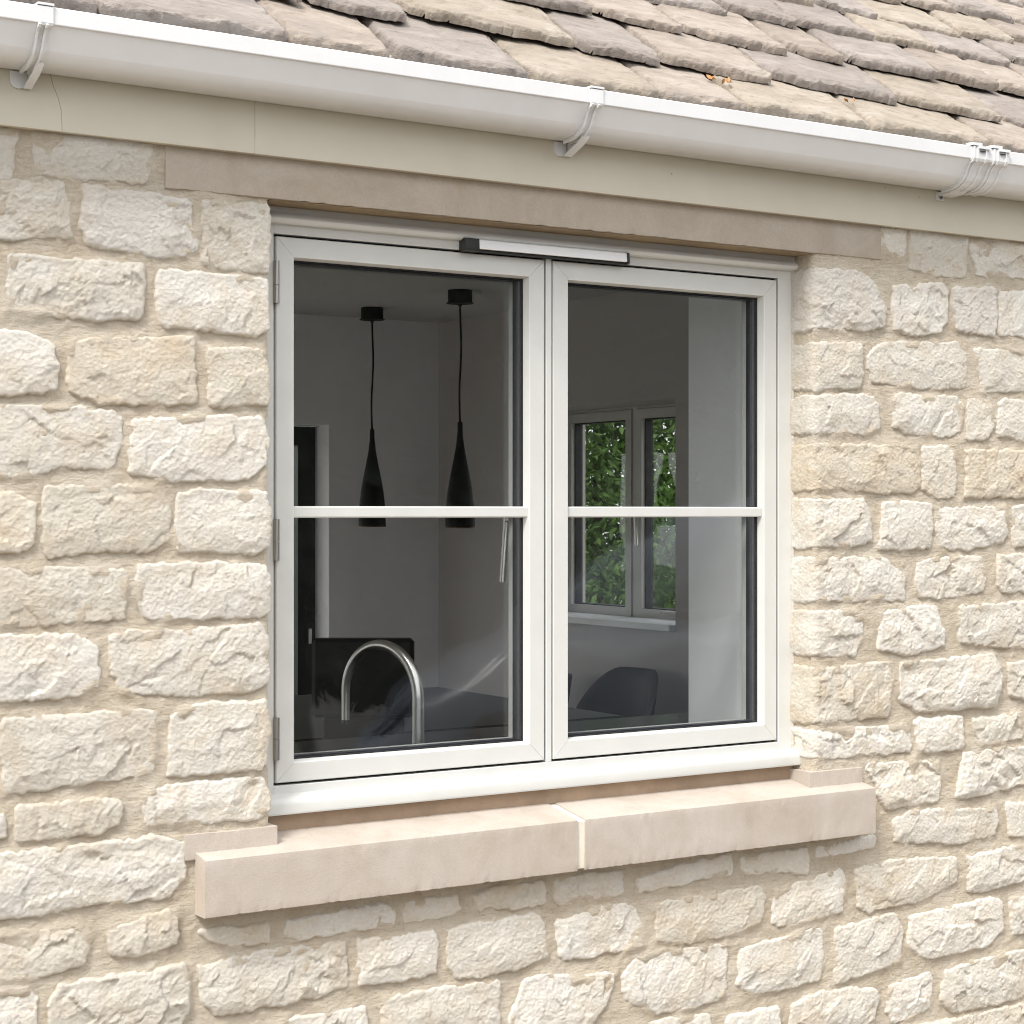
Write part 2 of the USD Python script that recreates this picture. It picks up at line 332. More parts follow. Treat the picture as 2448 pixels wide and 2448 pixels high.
# ---- stone wall: mortar bed, stones, lintel, sill
wall = thing('stone_wall', 'rough pale limestone wall around the cream casement window, under the eaves', 'wall')
rng = np.random.default_rng(7)
def mortar_h(x, z):
    return 0.0026 + 0.0028 * fb(x, z, 0.11, 2, 3) + 0.0010 * fb(x * 0.35, z, 0.016, 2, 9) + 0.0014 * fb(x, z, 0.024, 2, 12, 0.8)
def mortar_sheet(xs, zs, hole):
    X, Z = np.meshgrid(xs, zs, indexing='ij'); h = mortar_h(X, Z)
    keep = ~((X > hole[0] + 1e-6) & (X < hole[1] - 1e-6) & (Z > hole[2] + 1e-6) & (Z < hole[3] - 1e-6))
    u, F = grid_faces(keep)
    V = np.c_[X.ravel(), -h.ravel(), Z.ravel()][u]
    return trimesh.Trimesh(V, F, process=False)
st = 0.005
xs = np.r_[np.arange(-1.3, OX0, st), OX0, np.linspace(OX0 + 0.02, OX1 - 0.02, 40), OX1, np.arange(OX1 + st, 2.75, st)]
zs = np.r_[np.arange(0.15, OZ0, st), OZ0, np.arange(OZ0 + st, OZ1, st), OZ1, np.arange(OZ1 + st, 2.40, st)]
xs2 = np.arange(OX0, OX1 + 1e-9, st); zs2 = np.arange(0.15, 0.955, st)
xs2[-1] = OX1
POLYS = []
def sheet(xs, zs, sgn=0):
    X, Z = np.meshgrid(xs, zs, indexing='ij'); u, F = grid_faces(np.ones(X.shape, bool))
    D = np.full(X.shape, -0.06)
    for poly in POLYS:
        P = np.array(poly); lo, hi = P.min(0) - 0.06, P.max(0) + 0.06
        i0, i1 = np.searchsorted(xs, (lo[0], hi[0])); j0, j1 = np.searchsorted(zs, (lo[1], hi[1]))
        if i1 > i0 and j1 > j0:
            sl = (slice(i0, i1), slice(j0, j1)); D[sl] = np.maximum(D[sl], sdf(poly, X[sl], Z[sl]))
    out = np.maximum(-D, 0)
    h = mortar_h(X, Z)
    butter = np.clip(0.5 + 1.2 * fb(X, Z, 0.06, 2, 41), 0, 1)
    h = h + 0.0062 * butter * np.exp(-out / 0.0085) - 0.0022 * (1 - butter) * np.exp(-out / 0.005)
    h = h - 0.0035 * np.clip((D - 0.006) / 0.010, 0, 1)
    if sgn: h = h - np.clip(0.010 - np.abs(X - (OX0 if sgn > 0 else OX1)), 0, 1) ** 2 * 90 * ((Z > 0.97) & (Z < 2.18))
    return trimesh.Trimesh(np.c_[X.ravel(), -h.ravel(), Z.ravel()][u], F, process=False)
def jamb_sheet(x0, sgn, seed):
    ys = np.r_[0.001, np.arange(0.006, 0.14, st)]
    Y, Z = np.meshgrid(ys, np.arange(0.98, 2.19, st), indexing='ij')
    d = x0 + sgn * (0.002 + 0.002 * fb(Y, Z, 0.05, 2, seed) + 0.001 * fb(Y, Z, 0.016, 2, seed + 5)) + sgn * 0.0
    d = d - sgn * np.clip(0.012 - Y, 0, 1) ** 2 * 60
    u, F = grid_faces(np.ones(Y.shape, bool))
    return trimesh.Trimesh(np.c_[d.ravel(), Y.ravel(), Z.ravel()][u], F if sgn > 0 else F[:, ::-1], process=False)
obj('blockwork', [bx(-1.35, OX0 - 0.01, 0.03, 0.45, -0.1, 2.45), bx(-4.9, -4.3, 0.03, 0.45, -0.1, 2.45), bx(-4.3, -1.35, 0.03, 0.45, 2.3, 2.45), bx(OX1 + 0.01, 3.3, 0.03, 0.45, -0.1, 2.45), bx(OX0 - 0.01, OX1 + 0.01, 0.03, 0.45, -0.1, 0.9),
                  bx(OX0 - 0.01, OX1 + 0.01, 0.20, 0.45, 2.185, 2.45)], 'plaster', wall, smooth=False)  # wide gap left of the window: unseen opening added to brighten the room

STONES = [
  ('A1', 0, [(-0.599, 2.249), (-0.512, 2.255), (-0.523, 2.200), (-0.529, 2.168), (-0.599, 2.161)]),
  ('A2', 0, [(-0.485, 2.253), (-0.270, 2.254), (-0.272, 2.225), (-0.287, 2.182), (-0.377, 2.180), (-0.484, 2.179)]),
  ('B1', 0, [(-0.599, 2.158), (-0.434, 2.168), (-0.427, 2.136), (-0.418, 2.077), (-0.481, 2.070), (-0.599, 2.059)]),
  ('B2', 3, [(-0.396, 2.167), (-0.309, 2.164), (-0.199, 2.157), (-0.197, 2.119), (-0.184, 2.072), (-0.209, 2.059), (-0.260, 2.053), (-0.387, 2.066), (-0.401, 2.102)]),
  ('B3', 0, [(-0.174, 2.161), (-0.043, 2.161), (-0.045, 2.039), (-0.117, 2.039), (-0.174, 2.047)]),
  ('C1', 0, [(-0.527, 2.036), (-0.287, 2.036), (-0.291, 1.940), (-0.367, 1.936), (-0.531, 1.939)]),
  ('C2', 0, [(-0.258, 2.028), (-0.046, 2.029), (-0.045, 1.937), (-0.067, 1.924), (-0.257, 1.932), (-0.263, 1.982)]),
  ('D1', 0, [(-0.599, 1.912), (-0.502, 1.906), (-0.453, 1.885), (-0.443, 1.849), (-0.451, 1.809), (-0.527, 1.799), (-0.599, 1.798)]),
  ('D2', 2, [(-0.423, 1.893), (-0.329, 1.903), (-0.192, 1.913), (-0.192, 1.796), (-0.299, 1.791), (-0.367, 1.793), (-0.422, 1.807)]),
  ('D3', 1, [(-0.165, 1.895), (-0.057, 1.895), (-0.046, 1.846), (-0.050, 1.800), (-0.158, 1.790)]),
  ('E1', 0, [(-0.608, 1.776), (-0.434, 1.781), (-0.341, 1.773), (-0.329, 1.761), (-0.329, 1.720), (-0.345, 1.677), (-0.434, 1.679), (-0.499, 1.661), (-0.608, 1.663)]),
  ('E2', 0, [(-0.312, 1.718), (-0.302, 1.762), (-0.179, 1.773), (-0.057, 1.771), (-0.046, 1.735), (-0.051, 1.684), (-0.088, 1.661), (-0.227, 1.656), (-0.312, 1.671)]),
  ('F1', 2, [(-0.608, 1.634), (-0.520, 1.632), (-0.484, 1.612), (-0.487, 1.548), (-0.515, 1.531), (-0.608, 1.534)]),
  ('F2', 1, [(-0.465, 1.642), (-0.270, 1.646), (-0.238, 1.606), (-0.243, 1.549), (-0.277, 1.532), (-0.377, 1.532), (-0.462, 1.522), (-0.469, 1.539)]),
  ('F3', 0, [(-0.220, 1.631), (-0.186, 1.639), (-0.050, 1.635), (-0.041, 1.593), (-0.043, 1.544), (-0.075, 1.525), (-0.223, 1.532), (-0.227, 1.561)]),
  ('G1', 1, [(-0.599, 1.504), (-0.406, 1.503), (-0.324, 1.496), (-0.319, 1.470), (-0.324, 1.412), (-0.434, 1.410), (-0.527, 1.406), (-0.599, 1.410)]),
  ('G2', 0, [(-0.297, 1.505), (-0.158, 1.506), (-0.053, 1.502), (-0.043, 1.469), (-0.045, 1.421), (-0.064, 1.407), (-0.280, 1.411), (-0.302, 1.447)]),
  ('H1', 0, [(-0.599, 1.389), (-0.406, 1.385), (-0.370, 1.361), (-0.372, 1.301), (-0.406, 1.282), (-0.536, 1.280), (-0.599, 1.285)]),
  ('H2', 0, [(-0.345, 1.388), (-0.209, 1.387), (-0.064, 1.394), (-0.045, 1.372), (-0.047, 1.285), (-0.085, 1.271), (-0.209, 1.273), (-0.329, 1.282), (-0.346, 1.327)]),
  ('I1', 0, [(-0.538, 1.248), (-0.406, 1.247), (-0.283, 1.251), (-0.267, 1.244), (-0.265, 1.172), (-0.272, 1.138), (-0.393, 1.129), (-0.533, 1.122), (-0.540, 1.192)]),
  ('I2', 0, [(-0.232, 1.236), (-0.196, 1.253), (-0.053, 1.251), (-0.046, 1.211), (-0.048, 1.143), (-0.061, 1.129), (-0.243, 1.129), (-0.237, 1.185)]),
  ('J1', 1, [(-0.518, 1.094), (-0.370, 1.099), (-0.329, 1.089), (-0.338, 1.053), (-0.370, 1.041), (-0.511, 1.039), (-0.518, 1.060)]),
  ('J2', 0, [(-0.286, 1.104), (-0.206, 1.112), (-0.057, 1.112), (-0.043, 1.079), (-0.046, 1.053), (-0.075, 1.039), (-0.277, 1.045), (-0.291, 1.074)]),
  ('J0', 0, [(-0.599, 1.099), (-0.538, 1.086), (-0.535, 1.048), (-0.599, 1.044)]),
  ('K1', 0, [(-0.599, 1.014), (-0.536, 1.021), (-0.387, 1.020), (-0.267, 1.023), (-0.204, 1.008), (-0.212, 0.947), (-0.240, 0.912), (-0.389, 0.919), (-0.474, 0.910), (-0.554, 0.911), (-0.599, 0.914)]),
  ('L1', 1, [(-0.599, 0.887), (-0.490, 0.883), (-0.412, 0.885), (-0.387, 0.861), (-0.396, 0.816), (-0.484, 0.803), (-0.599, 0.807)]),
  ('L2', 1, [(-0.351, 0.867), (-0.309, 0.878), (-0.240, 0.890), (-0.223, 0.876), (-0.227, 0.829), (-0.292, 0.817), (-0.348, 0.826)]),
  ('L3', 1, [(-0.186, 0.847), (-0.046, 0.841), (-0.046, 0.811), (-0.124, 0.812), (-0.167, 0.830)]),
  ('L4', 0, [(-0.008, 0.840), (0.111, 0.849), (0.206, 0.851), (0.218, 0.835), (0.213, 0.808), (0.111, 0.811), (0.011, 0.807), (-0.011, 0.817)]),
  ('M1', 0, [(-0.441, 0.783), (-0.309, 0.786), (-0.206, 0.788), (-0.204, 0.715), (-0.220, 0.685), (-0.240, 0.660), (-0.453, 0.693), (-0.456, 0.754)]),
  ('M2', 0, [(-0.181, 0.778), (-0.053, 0.792), (0.055, 0.790), (0.113, 0.787), (0.116, 0.707), (0.055, 0.696), (-0.153, 0.689), (-0.174, 0.728)]),
  ('M0', 0, [(-0.599, 0.792), (-0.499, 0.787), (-0.479, 0.766), (-0.485, 0.698), (-0.599, 0.715)]),
  ('N1', 0, [(-0.032, 0.659), (0.055, 0.659), (0.156, 0.661), (0.165, 0.569), (-0.032, 0.601)]),
  ('P2', 0, [(0.236, 0.846), (0.360, 0.849), (0.369, 0.821), (0.312, 0.810), (0.241, 0.813)]),
  ('P3', 1, [(0.400, 0.845), (0.453, 0.856), (0.563, 0.853), (0.566, 0.812), (0.483, 0.809), (0.430, 0.819), (0.409, 0.811)]),
  ('P4', 0, [(0.589, 0.854), (0.672, 0.858), (0.758, 0.854), (0.762, 0.811), (0.717, 0.805), (0.641, 0.814), (0.606, 0.802), (0.592, 0.813)]),
  ('P5', 0, [(0.799, 0.834), (0.933, 0.853), (1.050, 0.861), (1.055, 0.823), (0.990, 0.819), (0.919, 0.812), (0.800, 0.807)]),
  ('P6', 1, [(1.080, 0.851), (1.262, 0.854), (1.273, 0.837), (1.269, 0.797), (1.196, 0.810), (1.086, 0.813)]),
  ('P7', 3, [(1.294, 0.848), (1.421, 0.858), (1.477, 0.860), (1.470, 0.837), (1.387, 0.833), (1.294, 0.830)]),
  ('Q1', 0, [(0.138, 0.787), (0.236, 0.788), (0.308, 0.786), (0.314, 0.768), (0.310, 0.707), (0.218, 0.699), (0.141, 0.707)]),
  ('Q2', 0, [(0.336, 0.783), (0.404, 0.790), (0.450, 0.789), (0.538, 0.793), (0.563, 0.772), (0.572, 0.704), (0.500, 0.687), (0.441, 0.683), (0.356, 0.687), (0.340, 0.716)]),
  ('Q3', 0, [(0.598, 0.768), (0.694, 0.783), (0.771, 0.788), (0.793, 0.768), (0.815, 0.728), (0.812, 0.692), (0.717, 0.691), (0.654, 0.688), (0.601, 0.700)]),
  ('Q4', 1, [(0.850, 0.773), (0.930, 0.782), (1.049, 0.778), (1.135, 0.782), (1.146, 0.762), (1.131, 0.704), (1.049, 0.689), (0.933, 0.682), (0.848, 0.700)]),
  ('Q5', 0, [(1.176, 0.770), (1.261, 0.778), (1.368, 0.795), (1.384, 0.773), (1.371, 0.701), (1.276, 0.694), (1.191, 0.689), (1.170, 0.703)]),
  ('Q6', 1, [(1.416, 0.791), (1.548, 0.798), (1.732, 0.786), (1.732, 0.729), (1.616, 0.698), (1.454, 0.690), (1.421, 0.709)]),
  ('Q7', 0, [(1.771, 0.782), (1.961, 0.794), (2.080, 0.798), (2.080, 0.716), (1.902, 0.703), (1.821, 0.694), (1.773, 0.707)]),
  ('R1', 0, [(0.198, 0.669), (0.319, 0.671), (0.455, 0.670), (0.456, 0.584), (0.453, 0.553), (0.192, 0.593)]),
  ('R2', 0, [(0.517, 0.659), (0.563, 0.670), (0.645, 0.650), (0.744, 0.645), (0.717, 0.587), (0.694, 0.561), (0.658, 0.522), (0.478, 0.549), (0.481, 0.588)]),
  ('R3', 0, [(0.763, 0.634), (0.785, 0.665), (0.830, 0.676), (1.036, 0.668), (1.037, 0.580), (1.019, 0.554), (0.933, 0.544), (0.848, 0.550), (0.779, 0.580), (0.763, 0.607)]),
  ('R4', 0, [(1.081, 0.652), (1.191, 0.659), (1.284, 0.673), (1.312, 0.664), (1.316, 0.598), (1.300, 0.559), (1.214, 0.549), (1.108, 0.553), (1.066, 0.579)]),
  ('R5', 0, [(1.354, 0.661), (1.412, 0.666), (1.532, 0.677), (1.560, 0.636), (1.548, 0.564), (1.420, 0.549), (1.351, 0.539)]),
  ('R6', 0, [(1.585, 0.663), (1.723, 0.670), (1.862, 0.676), (1.884, 0.666), (1.890, 0.596), (1.830, 0.565), (1.654, 0.559), (1.611, 0.574), (1.577, 0.597)]),
  ('R7', 0, [(1.919, 0.666), (2.080, 0.670), (2.080, 0.582), (1.924, 0.579)]),
  ('S2', 0, [(0.725, 0.514), (0.848, 0.530), (0.990, 0.524), (0.998, 0.469), (0.698, 0.485)]),
  ('S3', 0, [(1.037, 0.509), (1.184, 0.513), (1.196, 0.412), (1.027, 0.439)]),
  ('S4', 0, [(1.222, 0.507), (1.300, 0.526), (1.387, 0.523), (1.477, 0.509), (1.485, 0.488), (1.452, 0.400), (1.214, 0.421)]),
  ('S5', 0, [(1.518, 0.513), (1.645, 0.523), (1.657, 0.507), (1.645, 0.444), (1.535, 0.426), (1.510, 0.454)]),
  ('S6', 0, [(1.697, 0.522), (1.794, 0.531), (1.948, 0.537), (2.070, 0.541), (2.070, 0.431), (1.866, 0.421), (1.723, 0.423), (1.680, 0.460)]),
  ('S7', 1, [(1.552, 0.405), (1.723, 0.404), (1.961, 0.407), (2.080, 0.407), (2.080, 0.293), (1.552, 0.350)]),
  ('a1', 1, [(1.490, 2.252), (1.570, 2.252), (1.565, 2.186), (1.535, 2.190), (1.495, 2.189)]),
  ('a2', 0, [(1.587, 2.254), (1.769, 2.253), (1.764, 2.156), (1.664, 2.152), (1.582, 2.165)]),
  ('a3', 0, [(1.778, 2.232), (1.823, 2.251), (2.080, 2.251), (2.080, 2.172), (1.805, 2.166)]),
  ('b1', 3, [(1.286, 2.137), (1.428, 2.144), (1.470, 2.115), (1.503, 2.065), (1.498, 2.028), (1.449, 2.013), (1.286, 2.007)]),
  ('b2', 0, [(1.532, 2.116), (1.570, 2.125), (1.587, 2.114), (1.616, 2.128), (1.685, 2.136), (1.702, 2.117), (1.699, 2.046), (1.673, 2.020), (1.604, 2.010), (1.532, 2.021)]),
  ('b3', 3, [(1.725, 2.126), (1.794, 2.128), (1.862, 2.137), (1.868, 2.065), (1.859, 2.022), (1.737, 2.029), (1.723, 2.090)]),
  ('b4', 0, [(1.880, 2.129), (2.080, 2.134), (2.080, 2.028), (1.880, 2.025)]),
  ('c1', 0, [(1.286, 1.968), (1.368, 1.980), (1.433, 1.980), (1.433, 1.911), (1.425, 1.883), (1.294, 1.873), (1.286, 1.878)]),
  ('c2', 0, [(1.454, 1.959), (1.493, 1.984), (1.619, 1.994), (1.743, 1.996), (1.769, 1.967), (1.767, 1.896), (1.702, 1.891), (1.621, 1.888), (1.470, 1.897), (1.452, 1.933)]),
  ('c3', 0, [(1.790, 1.985), (1.961, 1.989), (2.080, 1.991), (2.080, 1.900), (1.961, 1.894), (1.821, 1.885), (1.805, 1.948)]),
  ('d1', 0, [(1.286, 1.854), (1.387, 1.864), (1.465, 1.864), (1.487, 1.834), (1.482, 1.792), (1.454, 1.778), (1.286, 1.778)]),
  ('d2', 0, [(1.532, 1.861), (1.548, 1.870), (1.737, 1.870), (1.760, 1.854), (1.750, 1.795), (1.714, 1.778), (1.565, 1.782), (1.532, 1.798)]),
  ('d3', 1, [(1.773, 1.869), (1.850, 1.857), (1.857, 1.802), (1.839, 1.776), (1.767, 1.773)]),
  ('d4', 0, [(1.880, 1.858), (1.899, 1.869), (2.080, 1.870), (2.080, 1.771), (1.961, 1.772), (1.875, 1.785)]),
  ('e1', 2, [(1.286, 1.746), (1.452, 1.752), (1.604, 1.749), (1.613, 1.714), (1.613, 1.660), (1.594, 1.647), (1.477, 1.644), (1.387, 1.653), (1.286, 1.651)]),
  ('e2', 1, [(1.621, 1.749), (1.702, 1.754), (1.728, 1.729), (1.732, 1.674), (1.720, 1.636), (1.662, 1.632), (1.625, 1.653)]),
  ('e3', 2, [(1.767, 1.745), (2.080, 1.748), (2.080, 1.638), (1.760, 1.635), (1.769, 1.683)]),
  ('f1', 0, [(1.286, 1.625), (1.438, 1.628), (1.454, 1.592), (1.460, 1.535), (1.421, 1.526), (1.286, 1.520)]),
  ('f2', 0, [(1.498, 1.617), (1.560, 1.623), (1.650, 1.616), (1.655, 1.567), (1.645, 1.517), (1.565, 1.513), (1.482, 1.519), (1.493, 1.559)]),
  ('f3', 0, [(1.673, 1.605), (1.785, 1.610), (1.899, 1.611), (1.904, 1.548), (1.886, 1.527), (1.760, 1.511), (1.680, 1.517), (1.668, 1.567)]),
  ('f4', 0, [(1.922, 1.612), (2.080, 1.614), (2.080, 1.515), (1.930, 1.518)]),
  ('g1', 0, [(1.286, 1.495), (1.387, 1.496), (1.503, 1.494), (1.565, 1.448), (1.565, 1.399), (1.420, 1.401), (1.286, 1.403)]),
  ('g2', 0, [(1.611, 1.482), (1.737, 1.495), (1.814, 1.490), (1.830, 1.440), (1.821, 1.412), (1.723, 1.399), (1.619, 1.401), (1.602, 1.442)]),
  ('g3', 0, [(1.880, 1.494), (2.080, 1.501), (2.080, 1.410), (1.884, 1.407), (1.869, 1.449)]),
  ('h1', 0, [(1.286, 1.376), (1.416, 1.376), (1.433, 1.345), (1.429, 1.309), (1.413, 1.276), (1.286, 1.283)]),
  ('h2', 0, [(1.493, 1.367), (1.585, 1.378), (1.662, 1.380), (1.690, 1.312), (1.690, 1.287), (1.577, 1.269), (1.487, 1.288)]),
  ('h3', 0, [(1.743, 1.375), (1.961, 1.382), (2.080, 1.384), (2.080, 1.267), (1.880, 1.276), (1.750, 1.293)]),
  ('i1', 1, [(1.286, 1.249), (1.387, 1.251), (1.515, 1.257), (1.527, 1.213), (1.510, 1.133), (1.421, 1.132), (1.286, 1.129)]),
  ('i2', 0, [(1.553, 1.253), (1.723, 1.253), (1.857, 1.260), (1.880, 1.229), (1.880, 1.170), (1.857, 1.137), (1.723, 1.136), (1.604, 1.136), (1.548, 1.171)]),
  ('i3', 0, [(1.908, 1.236), (2.080, 1.245), (2.080, 1.133), (1.922, 1.155)]),
  ('j1', 0, [(1.286, 1.109), (1.436, 1.109), (1.570, 1.108), (1.587, 1.063), (1.582, 1.046), (1.454, 1.048), (1.286, 1.053)]),
  ('j2', 0, [(1.599, 1.116), (1.750, 1.118), (1.755, 1.052), (1.743, 1.041), (1.611, 1.044)]),
  ('j3', 1, [(1.785, 1.107), (1.948, 1.110), (1.959, 1.054), (1.814, 1.043)]),
  ('j4', 0, [(1.980, 1.108), (2.080, 1.108), (2.080, 1.044), (1.986, 1.041)]),
  ('k1', 1, [(1.447, 1.022), (1.552, 1.024), (1.673, 1.015), (1.681, 0.982), (1.673, 0.925), (1.552, 0.921), (1.510, 0.918), (1.487, 0.952), (1.477, 0.981)]),
  ('k2', 0, [(1.755, 1.030), (1.961, 1.029), (2.080, 1.028), (2.080, 0.948), (1.967, 0.942), (1.760, 0.921), (1.728, 0.929), (1.750, 0.984)]),
  ('l1', 0, [(1.527, 0.887), (1.577, 0.906), (1.723, 0.899), (1.868, 0.887), (1.875, 0.861), (1.862, 0.829), (1.760, 0.819), (1.532, 0.841)]),
  ('l2', 0, [(1.904, 0.896), (2.080, 0.892), (2.080, 0.800), (1.917, 0.818)]),
]
RETURNS = ('b1', 'c1', 'd1', 'e1', 'f1', 'g1', 'h1', 'i1', 'j1')
zl = np.r_[np.arange(0.15, 2.40, st)]
POLYS += [p for _, _, p in STONES]
parts = [sheet(np.r_[np.arange(-1.0, OX0 - 0.002, st), OX0], zl, 1), sheet(np.r_[OX1, np.arange(OX1 + 0.004, 2.5, st)], zl, -1), sheet(xs2, zs2)]
parts += [jamb_sheet(OX0 - 0.004, 1, 31), jamb_sheet(OX1 + 0.002, -1, 37)]
obj('mortar', parts, 'mortar_look', wall, smooth=True)
def rock(U, V, seed, k=1.0):
    a = (seed * 0.7548) % 1 * np.pi; c, s = np.cos(a), np.sin(a); o = seed * 3.17
    u, v = (c * U + s * V), (-s * U + c * V)
    wu = u + 0.006 * pn(U / 0.025 + o, V / 0.025, seed) + 0.0025 * pn(U / 0.008 + o, V / 0.008, seed + 50); wv = v + 0.006 * pn(U / 0.025, V / 0.025 + o, seed + 1) + 0.0025 * pn(U / 0.008, V / 0.008 + o, seed + 51)
    h = 0.0042 * fb(wu * 0.8 + o, wv * 1.25, 0.085, 2, seed + 2)
    # spalled facets: each a small tilted plane
    rs = np.random.default_rng(seed + 77); lo = np.array([wu.min(), wv.min()]); hi = np.array([wu.max(), wv.max()])
    for size, am in ((0.055, 0.050), (0.024, 0.062)):
        n = max(4, int((hi - lo).prod() / size ** 2)); c = rs.uniform(lo, hi, (n, 2)); tl = rs.normal(0, am, (n, 2)); off = rs.normal(0, size * 0.030, n)
        best = np.full(wu.shape, 1e9); f = np.zeros(wu.shape)
        for i in range(n):
            dd = (wu - c[i, 0]) ** 2 * 0.6 + (wv - c[i, 1]) ** 2 * 1.5; w = dd < best; best = np.where(w, dd, best)
            f = np.where(w, off[i] + (wu - c[i, 0]) * tl[i, 0] + (wv - c[i, 1]) * tl[i, 1], f)
        h = h + f
    h = h + 0.0013 * fb(wu + o, wv, 0.0150, 2, seed + 8, 0.75) - 0.0030 * np.maximum(0, fb(wu * 0.6 + o, wv, 0.022, 2, seed + 31) - 0.4)
    return k * h
def stone_patch(poly, seed, prot, step, tool=False, bend=False):
    poly = rounded(poly, 0.004)
    P = np.array(poly); m = 0.013
    xs = np.arange(P[:, 0].min() - m, P[:, 0].max() + m + step, step); zs = np.arange(P[:, 1].min() - m, P[:, 1].max() + m + step, step)
    X, Z = np.meshgrid(xs, zs, indexing='ij')
    d = sdf(poly, X, Z) + 0.0045 + 0.0042 * fb(X, Z, 0.032, 2, seed + 20) + 0.0026 * fb(X, Z, 0.010, 1, seed + 23)
    r = rock(X, Z, seed) * (0.38 + 0.48 * ((seed * 0.618) % 1))
    if tool:
        cx, cz = P.mean(0); w = np.exp(-(((X - cx + 0.03) / 0.035) ** 2 + ((Z - cz) / 0.04) ** 2))
        r = r * (1 - 0.6 * w) + w * 0.0007 * np.sin(X / 0.0014 + 2 * pn(X / 0.02, Z / 0.03, seed)) * (0.4 + 0.6 * pn(X / 0.03, Z / 0.03, seed + 4))
    cx, cz = P.mean(0); rs = np.random.default_rng(seed)
    tilt = rs.normal(0, 0.022) * (X - cx) + rs.normal(-0.03, 0.03) * (Z - cz)
    t = np.clip(d / 0.0055, 0, 1); prof = np.sqrt(np.maximum(1 - (1 - t) ** 2, 0))
    h = (prot * (0.30 + 0.70 * prof) + (r + tilt) * (0.12 + 0.88 * np.clip(d / 0.022, 0, 1))) + 0.004 * np.clip(d / 0.05, 0, 1)
    h = np.where(d < 0, h + d * 4.0, h)
    keep = (d > -0.0085)
    u, F = grid_faces(keep)
    if bend:                                           # a quoin: the same face carried round the corner into the reveal
        R = 0.010; sx = X - OX1; ph = np.clip((R - sx) / R, 0, math.pi / 2); back = np.maximum(R - math.pi * R / 2 - sx, 0)
        h = h * np.where(ph > 0.8, 0.62, 1 - 0.38 * ph / 0.8)
        bx0 = np.where(sx > R, OX1 + sx, OX1 + R - R * np.sin(ph)); by0 = np.where(sx > R, 0, R - R * np.cos(ph) + back)
        V = np.c_[(bx0 - h * np.sin(ph)).ravel(), (by0 - h * np.cos(ph)).ravel(), Z.ravel()][u]
        return trimesh.Trimesh(V, F, process=False)
    return trimesh.Trimesh(np.c_[X.ravel(), -h.ravel(), Z.ravel()][u], F, process=False)
for k, (nm, ci, poly) in enumerate(STONES):
    seed = 100 + 13 * k; rs = np.random.default_rng(seed)
    prot = rs.uniform(0.0060, 0.0100)
    if nm in ('a1', 'a2', 'a3', 'A1', 'A2'): prot = 0.0065
    bend = nm in RETURNS
    if bend: poly = [(OX1 - 0.082 if a == 1.286 else a, b) for a, b in poly]
    m = stone_patch(poly, seed, prot, 0.0030, nm in ('B2', 'b3', 'E1', 'Q4', 'b2'), bend)
    obj('stone', m, STONE[ci], wall, smooth=True)
# further stones beyond the edges of the view
taken = shapely.union_all([Polygon(p).buffer(0.010) for _, _, p in STONES] + [sbox(OX0 - 0.02, OX1 + 0.02, 0.99, 2.26), sbox(-0.25, 1.50, 2.17, 2.5), sbox(-0.215, 1.45, 0.86, 1.04)])
z = 0.20; rr = random.Random(5); extra = 0
while z < 2.25:
    hgt = rr.uniform(0.095, 0.13); x = -1.25 + rr.uniform(-0.1, 0)
    while x < 2.6:
        w = rr.uniform(0.14, 0.27)
        j = lambda: rr.uniform(-0.008, 0.008)
        P = Polygon([(x + j(), z + j()), (x + w + j(), z + j()), (x + w + j(), min(z + hgt, 2.26) + j()), (x + j(), min(z + hgt, 2.26) + j())])
        if not P.intersects(taken) and (x < -0.6 or x > 1.95 or z < 0.72):
            seed = 3000 + 13 * extra; extra += 1
            obj('stone', stone_patch(list(P.exterior.coords)[:-1], seed, rr.uniform(0.006, 0.011), 0.0055), STONE[rr.choice((0, 0, 1, 3))], wall, smooth=True)
        x += w + 0.022
    z += hgt + 0.022

